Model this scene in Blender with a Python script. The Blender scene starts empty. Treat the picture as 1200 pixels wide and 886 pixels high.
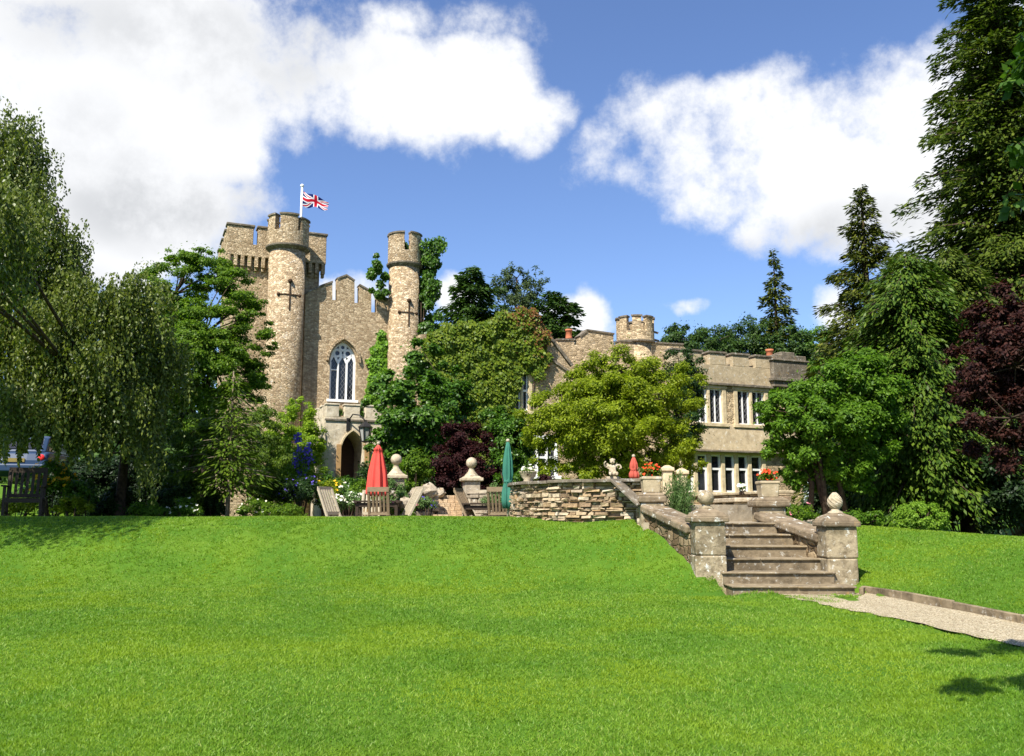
import bpy, bmesh, math, random
import numpy as np
from mathutils import Vector, Matrix
R = math.radians
PI = math.pi
scene = bpy.context.scene
COL = scene.collection
rs = np.random.RandomState

# ------------------------------------------------------------------ camera
EYE, FPX, PITCH = 1.6, 1040.0, R(8.6)
cam_d = bpy.data.cameras.new('camera')
cam_d.sensor_width = 36.0
cam_d.lens = FPX / 1200.0 * 36.0
cam_d.clip_start, cam_d.clip_end = 0.1, 3000.0
cam = bpy.data.objects.new('camera', cam_d)
cam.location = (0, 0, EYE)
cam.rotation_euler = (R(90) + PITCH, 0, 0)
COL.objects.link(cam)
scene.camera = cam

def ray(px, py):
    x = (px - 600) / FPX
    y = -(py - 443) / FPX
    c, s = math.cos(PITCH), math.sin(PITCH)
    return Vector((x, c - y * s, s + y * c))
def P(px, py, Y):
    d = ray(px, py)
    return Vector((0, 0, EYE)) + d * (Y / d.y)

# ------------------------------------------------------------------ light
SUN = Vector((-0.50, -0.87, 0)).normalized() * math.cos(R(50)) + Vector((0, 0, math.sin(R(50))))
world = bpy.data.worlds.new("World")
scene.world = world
world.use_nodes = True
wn, wl = world.node_tree.nodes, world.node_tree.links
wn.clear()
def N(t, **kw):
    n = wn.new(t)
    for k, v in kw.items():
        setattr(n, k, v)
    return n
sky = N('ShaderNodeTexSky', sky_type='NISHITA', sun_disc=False)
sky.sun_elevation = R(50)
sky.sun_rotation = math.atan2(SUN.x, SUN.y)
sky.air_density, sky.dust_density, sky.ozone_density = 1.0, 0.6, 2.0
SKY_STRENGTH = 0.066
tc = N('ShaderNodeTexCoord')
def vm(op, a, b=None):
    n = N('ShaderNodeVectorMath', operation=op)
    for i, v in enumerate((a, b)):
        if v is None: continue
        if hasattr(v, 'is_linked'): wl.new(v, n.inputs[i])
        else: n.inputs[i].default_value = v
    return n.outputs['Value'] if op in ('LENGTH', 'DOT_PRODUCT') else n.outputs[0]
def mt(op, a, b=None, clamp=False):
    n = N('ShaderNodeMath', operation=op, use_clamp=clamp)
    for i, v in enumerate((a, b)):
        if v is None: continue
        if hasattr(v, 'is_linked'): wl.new(v, n.inputs[i])
        else: n.inputs[i].default_value = v
    return n.outputs[0]
def mr(v, a, b, c, d, smooth=True):
    n = N('ShaderNodeMapRange')
    n.interpolation_type = 'SMOOTHSTEP' if smooth else 'LINEAR'
    wl.new(v, n.inputs[0])
    for i, x in enumerate((a, b, c, d)): n.inputs[i + 1].default_value = x
    return n.outputs[0]
dirv = tc.outputs['Generated']
def wnoise(scale, detail, rough, off=(0, 0, 0), stretch=(1, 1, 1)):
    m = vm('MULTIPLY', vm('ADD', dirv, off), stretch)
    n = N('ShaderNodeTexNoise')
    n.inputs['Scale'].default_value = scale
    n.inputs['Detail'].default_value = detail
    n.inputs['Roughness'].default_value = rough
    wl.new(m, n.inputs['Vector'])
    return n.outputs[0]
# cloud banks laid out by direction: px, py, rx, ry, weight
CLOUDS = [(60, 110, 170, 130, 1.0), (190, 120, 150, 110, 1.0), (120, 230, 190, 75, 1.0), (320, 95, 95, 90, .95),
          (440, 95, 110, 75, .95), (540, 110, 90, 70, .95), (610, 145, 65, 48, .85), (420, 20, 240, 35, .55),
          (170, 20, 240, 60, .9), (20, 290, 120, 50, .7), (230, 255, 75, 45, .75), (-150, 150, 200, 200, 1.0),
          (1010, 225, 150, 95, 1.0), (1100, 150, 110, 95, 1.0), (930, 255, 115, 60, 1.0), (830, 220, 120, 60, .68), (960, 190, 90, 60, .9), (1040, 290, 120, 50, .9),
          (770, 165, 90, 60, .78), (890, 145, 100, 50, .78), (722, 182, 60, 50, .72), (880, 190, 80, 50, .7), (1180, 130, 100, 100, 1.0), (1140, 80, 60, 45, .75),
          (525, 345, 32, 30, .95), (410, 332, 50, 30, 1.0), (480, 350, 30, 20, .8), (680, 372, 48, 40, 1.0), (645, 345, 32, 16, .7),
          (812, 374, 28, 12, .62), (965, 378, 40, 30, .95), (100, 305, 90, 30, .7), (1350, 250, 200, 150, .9),
          (300, 330, 60, 25, .6)]
mask = None
wn1 = wnoise(5.0, 7, .58, (3.1, 0, 1.7))
wn2 = wnoise(20.0, 8, .64, (0, 2, 5))
warp = N('ShaderNodeTexNoise'); warp.inputs['Scale'].default_value = 6.0; warp.inputs['Detail'].default_value = 4
wl.new(dirv, warp.inputs['Vector'])
wd = vm('MULTIPLY', vm('SUBTRACT', warp.outputs['Color'], (.5, .5, .5)), (.14, .14, .11))
dw = vm('ADD', dirv, wd)
for (px, py, rx, ry, w) in CLOUDS:
    c = ray(px, py).normalized()
    a, b = rx / FPX * 1.12, ry / FPX * 1.12
    v = vm('MULTIPLY', vm('SUBTRACT', dw, tuple(c)), (1 / a, 1 / a, 1 / b))
    m = mr(vm('LENGTH', v), .25, 1.35, w, 0.0)
    mask = m if mask is None else mt('MAXIMUM', mask, m)
dens = mt('ADD', mask, mt('MULTIPLY', mt('SUBTRACT', mt('ADD', mt('MULTIPLY', wn1, .56), mt('MULTIPLY', wn2, .44)), .5), 2.6))
cover = mr(dens, .26, .88, 0, 1)
# cloud body: white where thick, grey inside the big bank and along the undersides
g1 = wnoise(3.4, 5, .55, (7, 1, 2))
sh = mr(mt('ADD', g1, mt('MULTIPLY', mt('SUBTRACT', wn2, .5), .45)), .40, .66, 0, 1)
gm = None
for (px, py, rx, ry, w) in [(190, 235, 140, 55, .9), (230, 60, 230, 60, .65), (390, 70, 110, 50, .6), (70, 170, 110, 60, .45), (960, 285, 130, 40, .75), (60, 330, 120, 50, .3)]:
    c = ray(px, py).normalized()
    v = vm('MULTIPLY', vm('SUBTRACT', dw, tuple(c)), (FPX / rx, FPX / rx, FPX / ry))
    m = mr(vm('LENGTH', v), .2, 1.3, w, 0.0)
    gm = m if gm is None else mt('MAXIMUM', gm, m)
grey = mt('MULTIPLY', gm, mt('ADD', .15, mt('MULTIPLY', sh, .95)), True)
cmix = N('ShaderNodeMix', data_type='RGBA')
wl.new(grey, cmix.inputs[0])
cmix.inputs[6].default_value = (8.6, 8.7, 8.9, 1)
cmix.inputs[7].default_value = (5.3, 5.45, 5.7, 1)
skyc = N('ShaderNodeMix', data_type='RGBA', blend_type='MULTIPLY')
skyc.inputs[0].default_value = 1.0
wl.new(sky.outputs[0], skyc.inputs[6])
skyc.inputs[7].default_value = (1.13, 1.25, 1.55, 1)
fin = N('ShaderNodeMix', data_type='RGBA')
wl.new(cover, fin.inputs[0]); wl.new(skyc.outputs[2], fin.inputs[6]); wl.new(cmix.outputs[2], fin.inputs[7])
bg = N('ShaderNodeBackground')
bg.inputs[1].default_value = SKY_STRENGTH
wl.new(fin.outputs[2], bg.inputs[0])
out = N('ShaderNodeOutputWorld')
wl.new(bg.outputs[0], out.inputs[0])
world.cycles.sampling_method = 'MANUAL'
world.cycles.sample_map_resolution = 512

sun_d = bpy.data.lights.new('sun', 'SUN')
sun_d.energy = 5.0
sun_d.angle = R(0.5)
sun_d.color = (1.0, .955, .87)
sun_o = bpy.data.objects.new('sun', sun_d)
sun_o.rotation_euler = SUN.to_track_quat('Z', 'Y').to_euler()
sun_o.location = (-20, -40, 60)
COL.objects.link(sun_o)

vs = scene.view_settings
scene.display_settings.display_device = 'sRGB'
vs.view_transform = 'Standard'
vs.look = 'None'
vs.gamma = 1
vs.exposure = 0.9
vs.use_curve_mapping = False
cy = scene.cycles
cy.max_bounces = 6
cy.diffuse_bounces = 2
cy.glossy_bounces = 2
cy.transmission_bounces = 4
cy.transparent_max_bounces = 4
cy.use_denoising = True
cy.caustics_reflective = cy.caustics_refractive = False

# ------------------------------------------------------------------ object helpers
def link(o, parent=None):
    COL.objects.link(o)
    if parent is not None: o.parent = parent
    return o
def tag(o, label, cat, group=None, kind=None):
    o['label'] = label
    o['category'] = cat
    if group: o['group'] = group
    if kind: o['kind'] = kind
    return o
def thing(name, label, cat, loc=(0, 0, 0), rz=0.0, group=None):
    o = bpy.data.objects.new(name, None)
    o.empty_display_size = .2
    o.location = loc
    o.rotation_euler = (0, 0, rz)
    link(o)
    return tag(o, label, cat, group)
def dup(root, loc, rz, label, group=None):
    r = root.copy(); COL.objects.link(r)
    r.location = loc; r.rotation_euler = (0, 0, rz)
    r['label'] = label
    if group: r['group'] = group
    for ch in list(root.children):
        c = ch.copy(); COL.objects.link(c); c.parent = r
        for g in list(ch.children):
            d = g.copy(); COL.objects.link(d); d.parent = c
    return r

class MB:
    """collects shapes into one mesh"""
    def __init__(s): s.v = []; s.f = []; s.sm = []
    def add(s, vs_, fs, smooth=False):
        b = len(s.v)
        s.v += [tuple(v) for v in vs_]
        s.f += [tuple(b + i for i in f) for f in fs]
        s.sm += [smooth] * len(fs)
    def box(s, c, size, rz=0.0, M=None, taper=1.0):
        hx, hy, hz = size[0] / 2, size[1] / 2, size[2] / 2
        pts = []
        for dz in (-1, 1):
            k = taper if dz > 0 else 1.0
            for dx, dy in ((-1, -1), (1, -1), (1, 1), (-1, 1)):
                pts.append(Vector((dx * hx * k, dy * hy * k, dz * hz)))
        if M is None: M = Matrix.Rotation(rz, 3, 'Z')
        pts = [M @ p + Vector(c) for p in pts]
        s.add(pts, [(0, 3, 2, 1), (4, 5, 6, 7), (0, 1, 5, 4), (1, 2, 6, 5), (2, 3, 7, 6), (3, 0, 4, 7)])
    def bx(s, a, b):
        s.box([(p + q) / 2 for p, q in zip(a, b)], [abs(q - p) for p, q in zip(a, b)])
    def bar(s, a, b, w, h=None, up=(0, 0, 1)):
        a, b = Vector(a), Vector(b); h = h or w
        d = (b - a); L = d.length; d.normalize()
        x = d.cross(Vector(up))
        if x.length < 1e-4: x = d.cross(Vector((1, 0, 0)))
        x.normalize(); z = x.cross(d)
        M = Matrix((x, d, z)).transposed()
        s.box((a + b) / 2, (w, L, h), M=M)
    def prism(s, poly, v0, v1):
        """poly in (u,z), extruded along the local y axis from v0 to v1"""
        n = len(poly)
        a = sum(poly[i][0] * poly[(i + 1) % n][1] - poly[(i + 1) % n][0] * poly[i][1] for i in range(n))
        if a < 0: poly = poly[::-1]
        pts = [(u, v0, z) for u, z in poly] + [(u, v1, z) for u, z in poly]
        fs = [tuple(range(n)), tuple(range(2 * n - 1, n - 1, -1))]
        for i in range(n):
            j = (i + 1) % n
            fs.append((i, i + n, j + n, j))
        s.add(pts, fs)
    def lathe(s, c, prof, n=24, smooth=True, fold=None):
        """prof: (r,z) list; closed at both ends"""
        vs_ = []; fs = []
        for k, (r, z) in enumerate(prof):
            for i in range(n):
                a = 2 * PI * i / n
                rr = r * (fold(i, n, k) if fold else 1)
                vs_.append((c[0] + rr * math.cos(a), c[1] + rr * math.sin(a), c[2] + z))
        for k in range(len(prof) - 1):
            for i in range(n):
                j = (i + 1) % n
                fs.append((k * n + i, k * n + j, (k + 1) * n + j, (k + 1) * n + i))
        fs.append(tuple(range(n - 1, -1, -1)))
        fs.append(tuple((len(prof) - 1) * n + i for i in range(n)))
        s.add(vs_, fs, smooth)
    def sphere(s, c, r, n=16, m=10, sq=(1, 1, 1)):
        prof = []
        vs_ = []; fs = []
        for k in range(m + 1):
            t = PI * k / m
            for i in range(n):
                a = 2 * PI * i / n
                vs_.append((c[0] + r * sq[0] * math.sin(t) * math.cos(a), c[1] + r * sq[1] * math.sin(t) * math.sin(a), c[2] - r * sq[2] * math.cos(t)))
        for k in range(m):
            for i in range(n):
                j = (i + 1) % n
                fs.append((k * n + i, k * n + j, (k + 1) * n + j, (k + 1) * n + i))
        s.add(vs_, fs, True)
    def arc(s, c, r0, r1, a0, a1, z0, z1, n=6):
        vs_ = []; fs = []
        for k in range(n + 1):
            a = a0 + (a1 - a0) * k / n
            for r, z in ((r1, z0), (r1, z1), (r0, z1), (r0, z0)):
                vs_.append((c[0] + r * math.cos(a), c[1] + r * math.sin(a), c[2] + z))
        for k in range(n):
            for q in range(4):
                p = (q + 1) % 4
                fs.append((k * 4 + q, (k + 1) * 4 + q, (k + 1) * 4 + p, k * 4 + p))
        fs.append((0, 1, 2, 3)); fs.append((n * 4 + 3, n * 4 + 2, n * 4 + 1, n * 4))
        s.add(vs_, fs)
    def tube(s, pts, rad, n=6):
        pts = [Vector(p) for p in pts]
        vs_ = []; fs = []
        for k, p in enumerate(pts):
            d = (pts[min(k + 1, len(pts) - 1)] - pts[max(k - 1, 0)])
            if d.length < 1e-6: d = Vector((0, 0, 1))
            d.normalize()
            x = d.cross(Vector((.31, .17, .93)))
            if x.length < 1e-3: x = d.cross(Vector((1, 0, 0)))
            x.normalize(); y = d.cross(x)
            r = rad[k] if hasattr(rad, '__len__') else rad
            for i in range(n):
                a = 2 * PI * i / n
                vs_.append(p + x * (r * math.cos(a)) + y * (r * math.sin(a)))
        for k in range(len(pts) - 1):
            for i in range(n):
                j = (i + 1) % n
                fs.append((k * n + i, k * n + j, (k + 1) * n + j, (k + 1) * n + i))
        fs.append(tuple(range(n - 1, -1, -1)))
        fs.append(tuple((len(pts) - 1) * n + i for i in range(n)))
        s.add(vs_, fs, True)
    def build(s, name, mat, parent=None, bevel=0.0, seg=1, sub=0):
        me = bpy.data.meshes.new(name)
        me.from_pydata([tuple(v) for v in s.v], [], s.f)
        me.polygons.foreach_set('use_smooth', s.sm)
        bm = bmesh.new(); bm.from_mesh(me)
        bmesh.ops.recalc_face_normals(bm, faces=bm.faces)
        bm.to_mesh(me); bm.free()
        me.materials.append(mat)
        o = bpy.data.objects.new(name, me)
        link(o, parent)
        if bevel:
            m = o.modifiers.new('bevel', 'BEVEL'); m.width = bevel; m.segments = seg; m.limit_method = 'ANGLE'
            m.use_clamp_overlap = True
        return o

def cut(o, mbs):
    """boolean the given shapes out of o, leaving a plain mesh"""
    tmp = []
    for mb in mbs:
        c = mb.build('cutter', o.data.materials[0]); c.parent = o.parent
        tmp.append(c)
        m = o.modifiers.new('cut', 'BOOLEAN'); m.operation = 'DIFFERENCE'; m.solver = 'EXACT'; m.object = c
    bpy.context.view_layer.update()
    dg = bpy.context.evaluated_depsgraph_get()
    me = bpy.data.meshes.new_from_object(o.evaluated_get(dg))
    o.modifiers.clear(); o.data = me
    for c in tmp: bpy.data.objects.remove(c)
    return o

def quads(name, V, mat, parent=None, nv=4, smooth=False):
    """V: (N,nv,3) -> one mesh of N loose faces"""
    V = np.asarray(V, dtype=np.float32)
    n = V.shape[0]
    me = bpy.data.meshes.new(name)
    me.vertices.add(n * nv); me.vertices.foreach_set('co', V.reshape(-1))
    me.loops.add(n * nv); me.loops.foreach_set('vertex_index', np.arange(n * nv, dtype=np.int32))
    me.polygons.add(n); me.polygons.foreach_set('loop_start', np.arange(0, n * nv, nv, dtype=np.int32))
    me.update(calc_edges=True)
    me.materials.append(mat)
    o = bpy.data.objects.new(name, me)
    link(o, parent)
    return o

# ------------------------------------------------------------------ materials
class NT:
    def __init__(s, name, rough=.8, spec=.3):
        s.m = bpy.data.materials.new(name); s.m.use_nodes = True
        s.n, s.l = s.m.node_tree.nodes, s.m.node_tree.links
        s.b = s.n['Principled BSDF']; s.out = s.n['Material Output']
        s.b.inputs['Roughness'].default_value = rough
        s.b.inputs['Specular IOR Level'].default_value = spec
        s._tc = None
    def new(s, t, **kw):
        n = s.n.new(t)
        for k, v in kw.items(): setattr(n, k, v)
        return n
    def set(s, sock, v):
        if hasattr(v, 'is_linked'): s.l.new(v, sock)
        else: sock.default_value = v
    def obj(s):
        if s._tc is None: s._tc = s.new('ShaderNodeTexCoord')
        return s._tc.outputs['Object']
    def pos(s):
        return s.new('ShaderNodeNewGeometry').outputs['Position']
    def mapv(s, v, sc=(1, 1, 1), off=(0, 0, 0)):
        n = s.new('ShaderNodeMapping'); s.l.new(v, n.inputs[0])
        n.inputs['Scale'].default_value = sc; n.inputs['Location'].default_value = off
        return n.outputs[0]
    def noise(s, v, sc, det=4, ro=.55, col=False):
        n = s.new('ShaderNodeTexNoise'); s.l.new(v, n.inputs['Vector'])
        n.inputs['Scale'].default_value = sc; n.inputs['Detail'].default_value = det; n.inputs['Roughness'].default_value = ro
        return n.outputs['Color' if col else 0]
    def vor(s, v, sc, feature='F1', rand=1.0, out='Distance'):
        n = s.new('ShaderNodeTexVoronoi', feature=feature); s.l.new(v, n.inputs['Vector'])
        n.inputs['Scale'].default_value = sc; n.inputs['Randomness'].default_value = rand
        return n.outputs[out]
    def ramp(s, fac, stops, interp='LINEAR'):
        n = s.new('ShaderNodeValToRGB'); n.color_ramp.interpolation = interp
        cr = n.color_ramp
        while len(cr.elements) < len(stops): cr.elements.new(.5)
        for e, (p, c) in zip(cr.elements, stops):
            e.position = p; e.color = (*c, 1) if len(c) == 3 else c
        s.set(n.inputs[0], fac)
        return n.outputs[0]
    def mix(s, fac, a, b, blend='MIX'):
        n = s.new('ShaderNodeMix', data_type='RGBA', blend_type=blend)
        s.set(n.inputs[0], fac)
        for i, x in ((6, a), (7, b)):
            if isinstance(x, tuple) and len(x) == 3: x = (*x, 1)
            s.set(n.inputs[i], x)
        return n.outputs[2]
    def math(s, op, a, b=0.0, clamp=False):
        n = s.new('ShaderNodeMath', operation=op, use_clamp=clamp)
        s.set(n.inputs[0], a); s.set(n.inputs[1], b)
        return n.outputs[0]
    def mr(s, v, a, b, c=0.0, d=1.0):
        n = s.new('ShaderNodeMapRange'); s.l.new(v, n.inputs[0])
        for i, x in enumerate((a, b, c, d)): n.inputs[i + 1].default_value = x
        return n.outputs[0]
    def bump(s, h, strength=.5, dist=.02):
        n = s.new('ShaderNodeBump'); n.inputs['Strength'].default_value = strength; n.inputs['Distance'].default_value = dist
        s.l.new(h, n.inputs['Height']); s.l.new(n.outputs[0], s.b.inputs['Normal'])
    def col(s, c): s.set(s.b.inputs['Base Color'], (*c, 1) if isinstance(c, tuple) and len(c) == 3 else c)
    def island(s): return s.new('ShaderNodeNewGeometry').outputs['Random Per Island']

def m_rubble(name, dark, mid, light, sc=3.2, flat=1.9, stain=(.12, .10, .08), stain_amt=.55, lichen=.0, mortar=(.36, .30, .22)):
    t = NT(name, .92, .15)
    p = t.obj()
    wob = t.noise(p, 5.0, 3, .6, True)
    q = t.new('ShaderNodeVectorMath', operation='ADD')
    sc3 = t.new('ShaderNodeVectorMath', operation='SCALE'); t.l.new(wob, sc3.inputs[0]); sc3.inputs['Scale'].default_value = .10
    t.l.new(p, q.inputs[0]); t.l.new(sc3.outputs[0], q.inputs[1])
    v = t.mapv(q.outputs[0], (1, 1, flat))
    cell = t.vor(v, sc, 'F1', .95, 'Color')
    sep = t.new('ShaderNodeSeparateColor'); t.l.new(cell, sep.inputs[0])
    c = t.ramp(sep.outputs[0], [(0, dark), (.45, mid), (.8, light), (1, tuple(min(1, x * 1.18) for x in light))])
    edge = t.vor(v, sc, 'DISTANCE_TO_EDGE', .95)
    mor = t.mr(edge, .0, .09, 1, 0)
    c = t.mix(t.math('MULTIPLY', mor, .55), c, mortar)
    f = t.noise(p, 14, 6, .65)
    c = t.mix(1.0, c, t.ramp(f, [(.25, (.62, .60, .58)), (.6, (1.05, 1.03, 1.0))]), 'MULTIPLY')
    big = t.noise(t.mapv(p, (1, 1, .35)), .55, 5, .6)
    c = t.mix(t.mr(big, .52, .74, 0, stain_amt), c, stain)
    stk = t.noise(t.mapv(p, (2.4, 2.4, .16)), 1.6, 5, .6)
    c = t.mix(t.mr(stk, .54, .72, 0, .45), c, stain)
    if lichen:
        li = t.noise(p, 6.5, 5, .7)
        c = t.mix(t.mr(li, .60, .66, 0, lichen), c, (.62, .60, .54))
        ye = t.noise(t.mapv(p, (1, 1, 1), (9, 3, 1)), 4.0, 4, .7)
        c = t.mix(t.mr(ye, .64, .72, 0, .6), c, (.34, .20, .06))
    c = t.mix(1.0, c, (1.10, 1.07, 1.0), 'MULTIPLY')
    t.col(c)
    h = t.math('ADD', t.math('MINIMUM', t.math('MULTIPLY', edge, 4.0), .5), t.math('MULTIPLY', f, .45))
    t.bump(h, .9, .05)
    return t.m

def m_ashlar(name, base, dark, lichen=.5, sc=7.0, stain=.6, moss=0.0):
    """dressed or worn single stones: mottled, lichen spots, dark weathering"""
    t = NT(name, .9, .2)
    p = t.pos()
    a = t.noise(p, sc, 8, .68)
    c = t.ramp(a, [(.28, dark), (.52, base), (.75, tuple(min(1, x * 1.22) for x in base))])
    b = t.noise(p, 1.9, 5, .62)
    c = t.mix(t.mr(b, .48, .68, 0, stain), c, tuple(x * .42 for x in dark))
    li = t.noise(t.mapv(p, (1, 1, 1), (4, 7, 2)), sc * 1.6, 6, .7)
    c = t.mix(t.mr(li, .58, .63, 0, lichen), c, (.66, .65, .60))
    ye = t.noise(t.mapv(p, (1, 1, 1), (1, 5, 8)), sc * .7, 5, .7)
    c = t.mix(t.mr(ye, .62, .70, 0, .55 if lichen else 0), c, (.36, .22, .07))
    if moss:
        mo = t.noise(t.mapv(p, (1, 1, .6), (2, 2, 5)), 3.2, 6, .7)
        c = t.mix(t.mr(mo, .5, .62, 0, moss), c, (.075, .06, .022))
    c = t.mix(1.0, c, (1.0, 1.0, .96), 'MULTIPLY')
    t.col(c)
    t.bump(t.math('ADD', a, t.math('MULTIPLY', li, .5)), .7, .03)
    return t.m

def m_stones(name, cols, rough=.9, dirt=.5):
    """walls built of separate stones: colour per stone"""
    t = NT(name, rough, .2)
    i = t.island()
    n = len(cols)
    c = t.ramp(i, [(k / (n - 1), cc) for k, cc in enumerate(cols)])
    p = t.pos()
    a = t.noise(p, 16, 7, .66)
    c = t.mix(1.0, c, t.ramp(a, [(.25, (.5, .48, .45)), (.62, (1.1, 1.08, 1.04))]), 'MULTIPLY')
    b = t.noise(p, 2.2, 4, .6)
    c = t.mix(t.mr(b, .55, .75, 0, dirt), c, (.16, .13, .09))
    li = t.noise(p, 24, 4, .7)
    c = t.mix(t.mr(li, .64, .70, 0, .5), c, (.68, .66, .60))
    t.col(c)
    t.bump(a, .8, .03)
    return t.m

def m_leaf(name, cols, trans=.28, tcol=None, rough=.5, spec=.18, patch=None):
    t = NT(name, rough, spec)
    i = t.island()
    n = len(cols)
    c = t.ramp(i, [(k / (n - 1), cc) for k, cc in enumerate(cols)])
    if patch:
        nz = t.noise(t.pos(), patch[1], 3, .6)
        c = t.mix(t.mr(nz, patch[2], patch[3], 0, patch[4] if len(patch) > 4 else .85), c, patch[0])
    t.col(c)
    if trans:
        tr = t.new('ShaderNodeBsdfTranslucent')
        tc_ = t.mix(1.0, c, tcol or (1.5, 1.75, .7), 'MULTIPLY')
        t.l.new(tc_, tr.inputs[0])
        ms = t.new('ShaderNodeMixShader'); ms.inputs[0].default_value = trans
        t.l.new(t.b.outputs[0], ms.inputs[1]); t.l.new(tr.outputs[0], ms.inputs[2])
        t.l.new(ms.outputs[0], t.out.inputs[0])
    return t.m

def m_plain(name, c, rough=.6, spec=.4, var=.15, sc=9, metal=0.0, bump=.15):
    t = NT(name, rough, spec)
    a = t.noise(t.obj(), sc, 5, .6)
    t.col(t.mix(1.0, c, t.ramp(a, [(.25, (1 - var * 2,) * 3), (.65, (1 + var * .5,) * 3)]), 'MULTIPLY'))
    t.b.inputs['Metallic'].default_value = metal
    if bump: t.bump(a, bump, .01)
    return t.m

def m_wood(name, a_, b_, rough=.7, axis=(1, 1, 8)):
    t = NT(name, rough, .25)
    n = t.noise(t.mapv(t.obj(), axis), 9, 6, .6)
    t.col(t.ramp(n, [(.3, a_), (.7, b_)]))
    t.bump(n, .3, .01)
    return t.m
# ------------------------------------------------------------------ material set
M_CASTLE = m_rubble('castle_rubble', (.29, .215, .135), (.41, .315, .205), (.51, .41, .285), 8.5, 1.7, (.17, .125, .085), .45, .25)
M_CASTLE_R = m_rubble('tower_rubble', (.26, .19, .118), (.40, .305, .195), (.53, .43, .305), 8.5, 1.7, (.17, .125, .085), .35, .6)
M_WING = m_rubble('wing_rubble', (.27, .205, .125), (.42, .325, .205), (.54, .43, .285), 5.0, 2.0, (.15, .13, .10), .45, .3)
M_PORCH = m_ashlar('porch_stone', (.58, .50, .38), (.38, .31, .22), .45, 5.0, .35)
M_COPING = m_ashlar('coping_stone', (.17, .14, .105), (.07, .058, .045), .35, 6.0, .5)
M_DRESSED = m_ashlar('dressed_stone', (.56, .45, .29), (.40, .30, .18), .2, 4.0, .15)
M_APRON = m_ashlar('apron_stone', (.42, .335, .22), (.29, .225, .14), .45, 5.0, .3)
M_PILLAR = m_ashlar('pillar_stone', (.33, .265, .175), (.10, .072, .042), .85, 9.0, .85, .35)
M_FLANK = m_rubble('flank_rubble', (.085, .06, .035), (.19, .14, .085), (.30, .235, .15), 6.0, 1.6, (.06, .042, .022), .75, .75, (.11, .08, .05))
M_CAP = m_ashlar('weathered_cap_stone', (.23, .175, .115), (.10, .072, .045), .8, 6.0, .5)
M_STEP = m_ashlar('step_stone', (.25, .195, .125), (.12, .088, .054), .3, 7.0, .7)
M_FINIAL = m_ashlar('finial_stone', (.46, .38, .27), (.26, .20, .13), .4, 9.0, .3)
M_DRY = m_stones('dry_stone', [(.46, .36, .23), (.30, .205, .115), (.52, .43, .30), (.36, .26, .15), (.24, .165, .10), (.56, .49, .38), (.42, .29, .155)])
M_DRYBACK = m_plain('wall_core', (.07, .052, .035), .95, .1, .3)
M_BRICK = m_stones('pale_brick', [(.46, .33, .20), (.52, .38, .24), (.42, .29, .17), (.55, .43, .29)], .9, .2)
M_ROCK = m_ashlar('rockery_stone', (.36, .30, .225), (.18, .14, .10), .6, 5.0, .4)
M_PAVE = m_ashlar('paving_stone', (.36, .30, .22), (.24, .19, .13), .3, 3.0, .3)
M_IRON = m_plain('black_iron', (.018, .016, .014), .5, .4, .2)
M_SLIT = m_plain('painted_slit_shade', (.07, .042, .024), .9, .1, .2)  # dark tone stands in for the shade inside the arrow slits
M_WHITE = m_plain('white_paint', (.80, .79, .76), .45, .4, .05, bump=.03)
M_GLASS = NT('window_glass', .08, .6); M_GLASS.col((.016, .017, .02)); M_GLASS = M_GLASS.m
M_LEAD = m_plain('lead_came', (.16, .16, .165), .5, .5, .1)
M_DARK = m_plain('dark_interior', (.012, .009, .007), .9, .1, .1)
M_DOOR = m_wood('oak_door', (.30, .17, .07), (.46, .29, .13), .6)
M_DOORD = m_wood('dark_oak', (.05, .022, .012), (.10, .045, .022), .55)
M_TEAK_D = m_wood('dark_teak', (.022, .014, .009), (.05, .033, .02), .6)
M_TEAK_G = m_wood('silvered_teak', (.30, .25, .17), (.46, .40, .29), .75)
M_TEAK_B = m_wood('brown_teak', (.15, .105, .06), (.26, .19, .115), .7)
M_POT = m_plain('terracotta', (.50, .17, .08), .8, .2, .2)
M_BARK = m_plain('bark_brown', (.075, .052, .035), .95, .1, .4, 14, bump=.8)
M_BARK_P = m_plain('bark_pale', (.24, .19, .13), .9, .15, .4, 10, bump=.6)
M_BARK_B = m_plain('bark_birch', (.33, .30, .26), .85, .2, .5, 8, bump=.5)

# ------------------------------------------------------------------ terrain
def sstep(t):
    t = np.clip(t, 0, 1); return t * t * (3 - 2 * t)
def Zl(y): return np.interp(y, [-80, 0, 7, 11.5, 14, 400], [0, 0, .45, .56, .60, .60])
def g_low(px, py):
    d = ray(px, py)
    lo = None
    for Y in np.arange(3, 40, .01):
        z = EYE + d.z * Y / d.y
        if z <= Zl(Y): return (d.x * Y / d.y, float(Y))
    return (d.x * 40 / d.y, 40.0)
PATH_L = [(2.95, 11.42)] + [g_low(*p) for p in ((898, 697), (945, 706), (1000, 716), (1100, 738), (1200, 759), (1300, 784), (1420, 818))]
PATH_R = [(4.40, 11.46)] + [g_low(*p) for p in ((1012, 696), (1034, 699.5), (1060, 704), (1120, 716), (1200, 733), (1300, 755), (1420, 783))]
def pdist(x, y, poly):
    """distance to a polyline, and the sign of the side (positive to the left of travel)"""
    best = np.full(np.shape(x), 1e9); side = np.zeros(np.shape(x))
    for (ax, ay), (bx_, by) in zip(poly[:-1], poly[1:]):
        dx, dy = bx_ - ax, by - ay; L2 = dx * dx + dy * dy
        t = np.clip(((x - ax) * dx + (y - ay) * dy) / L2, 0, 1)
        d = np.hypot(x - ax - t * dx, y - ay - t * dy)
        s = dx * (y - ay) - dy * (x - ax)
        m = d < best
        best = np.where(m, d, best); side = np.where(m, s, side)
    return best, side
ST_Y0, ST_Y1 = 11.5, 13.45
def st_l(y): return 2.80 - (y - 11.5) * .10
def st_r(y): return 4.33 - (y - 11.5) * .36
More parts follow.
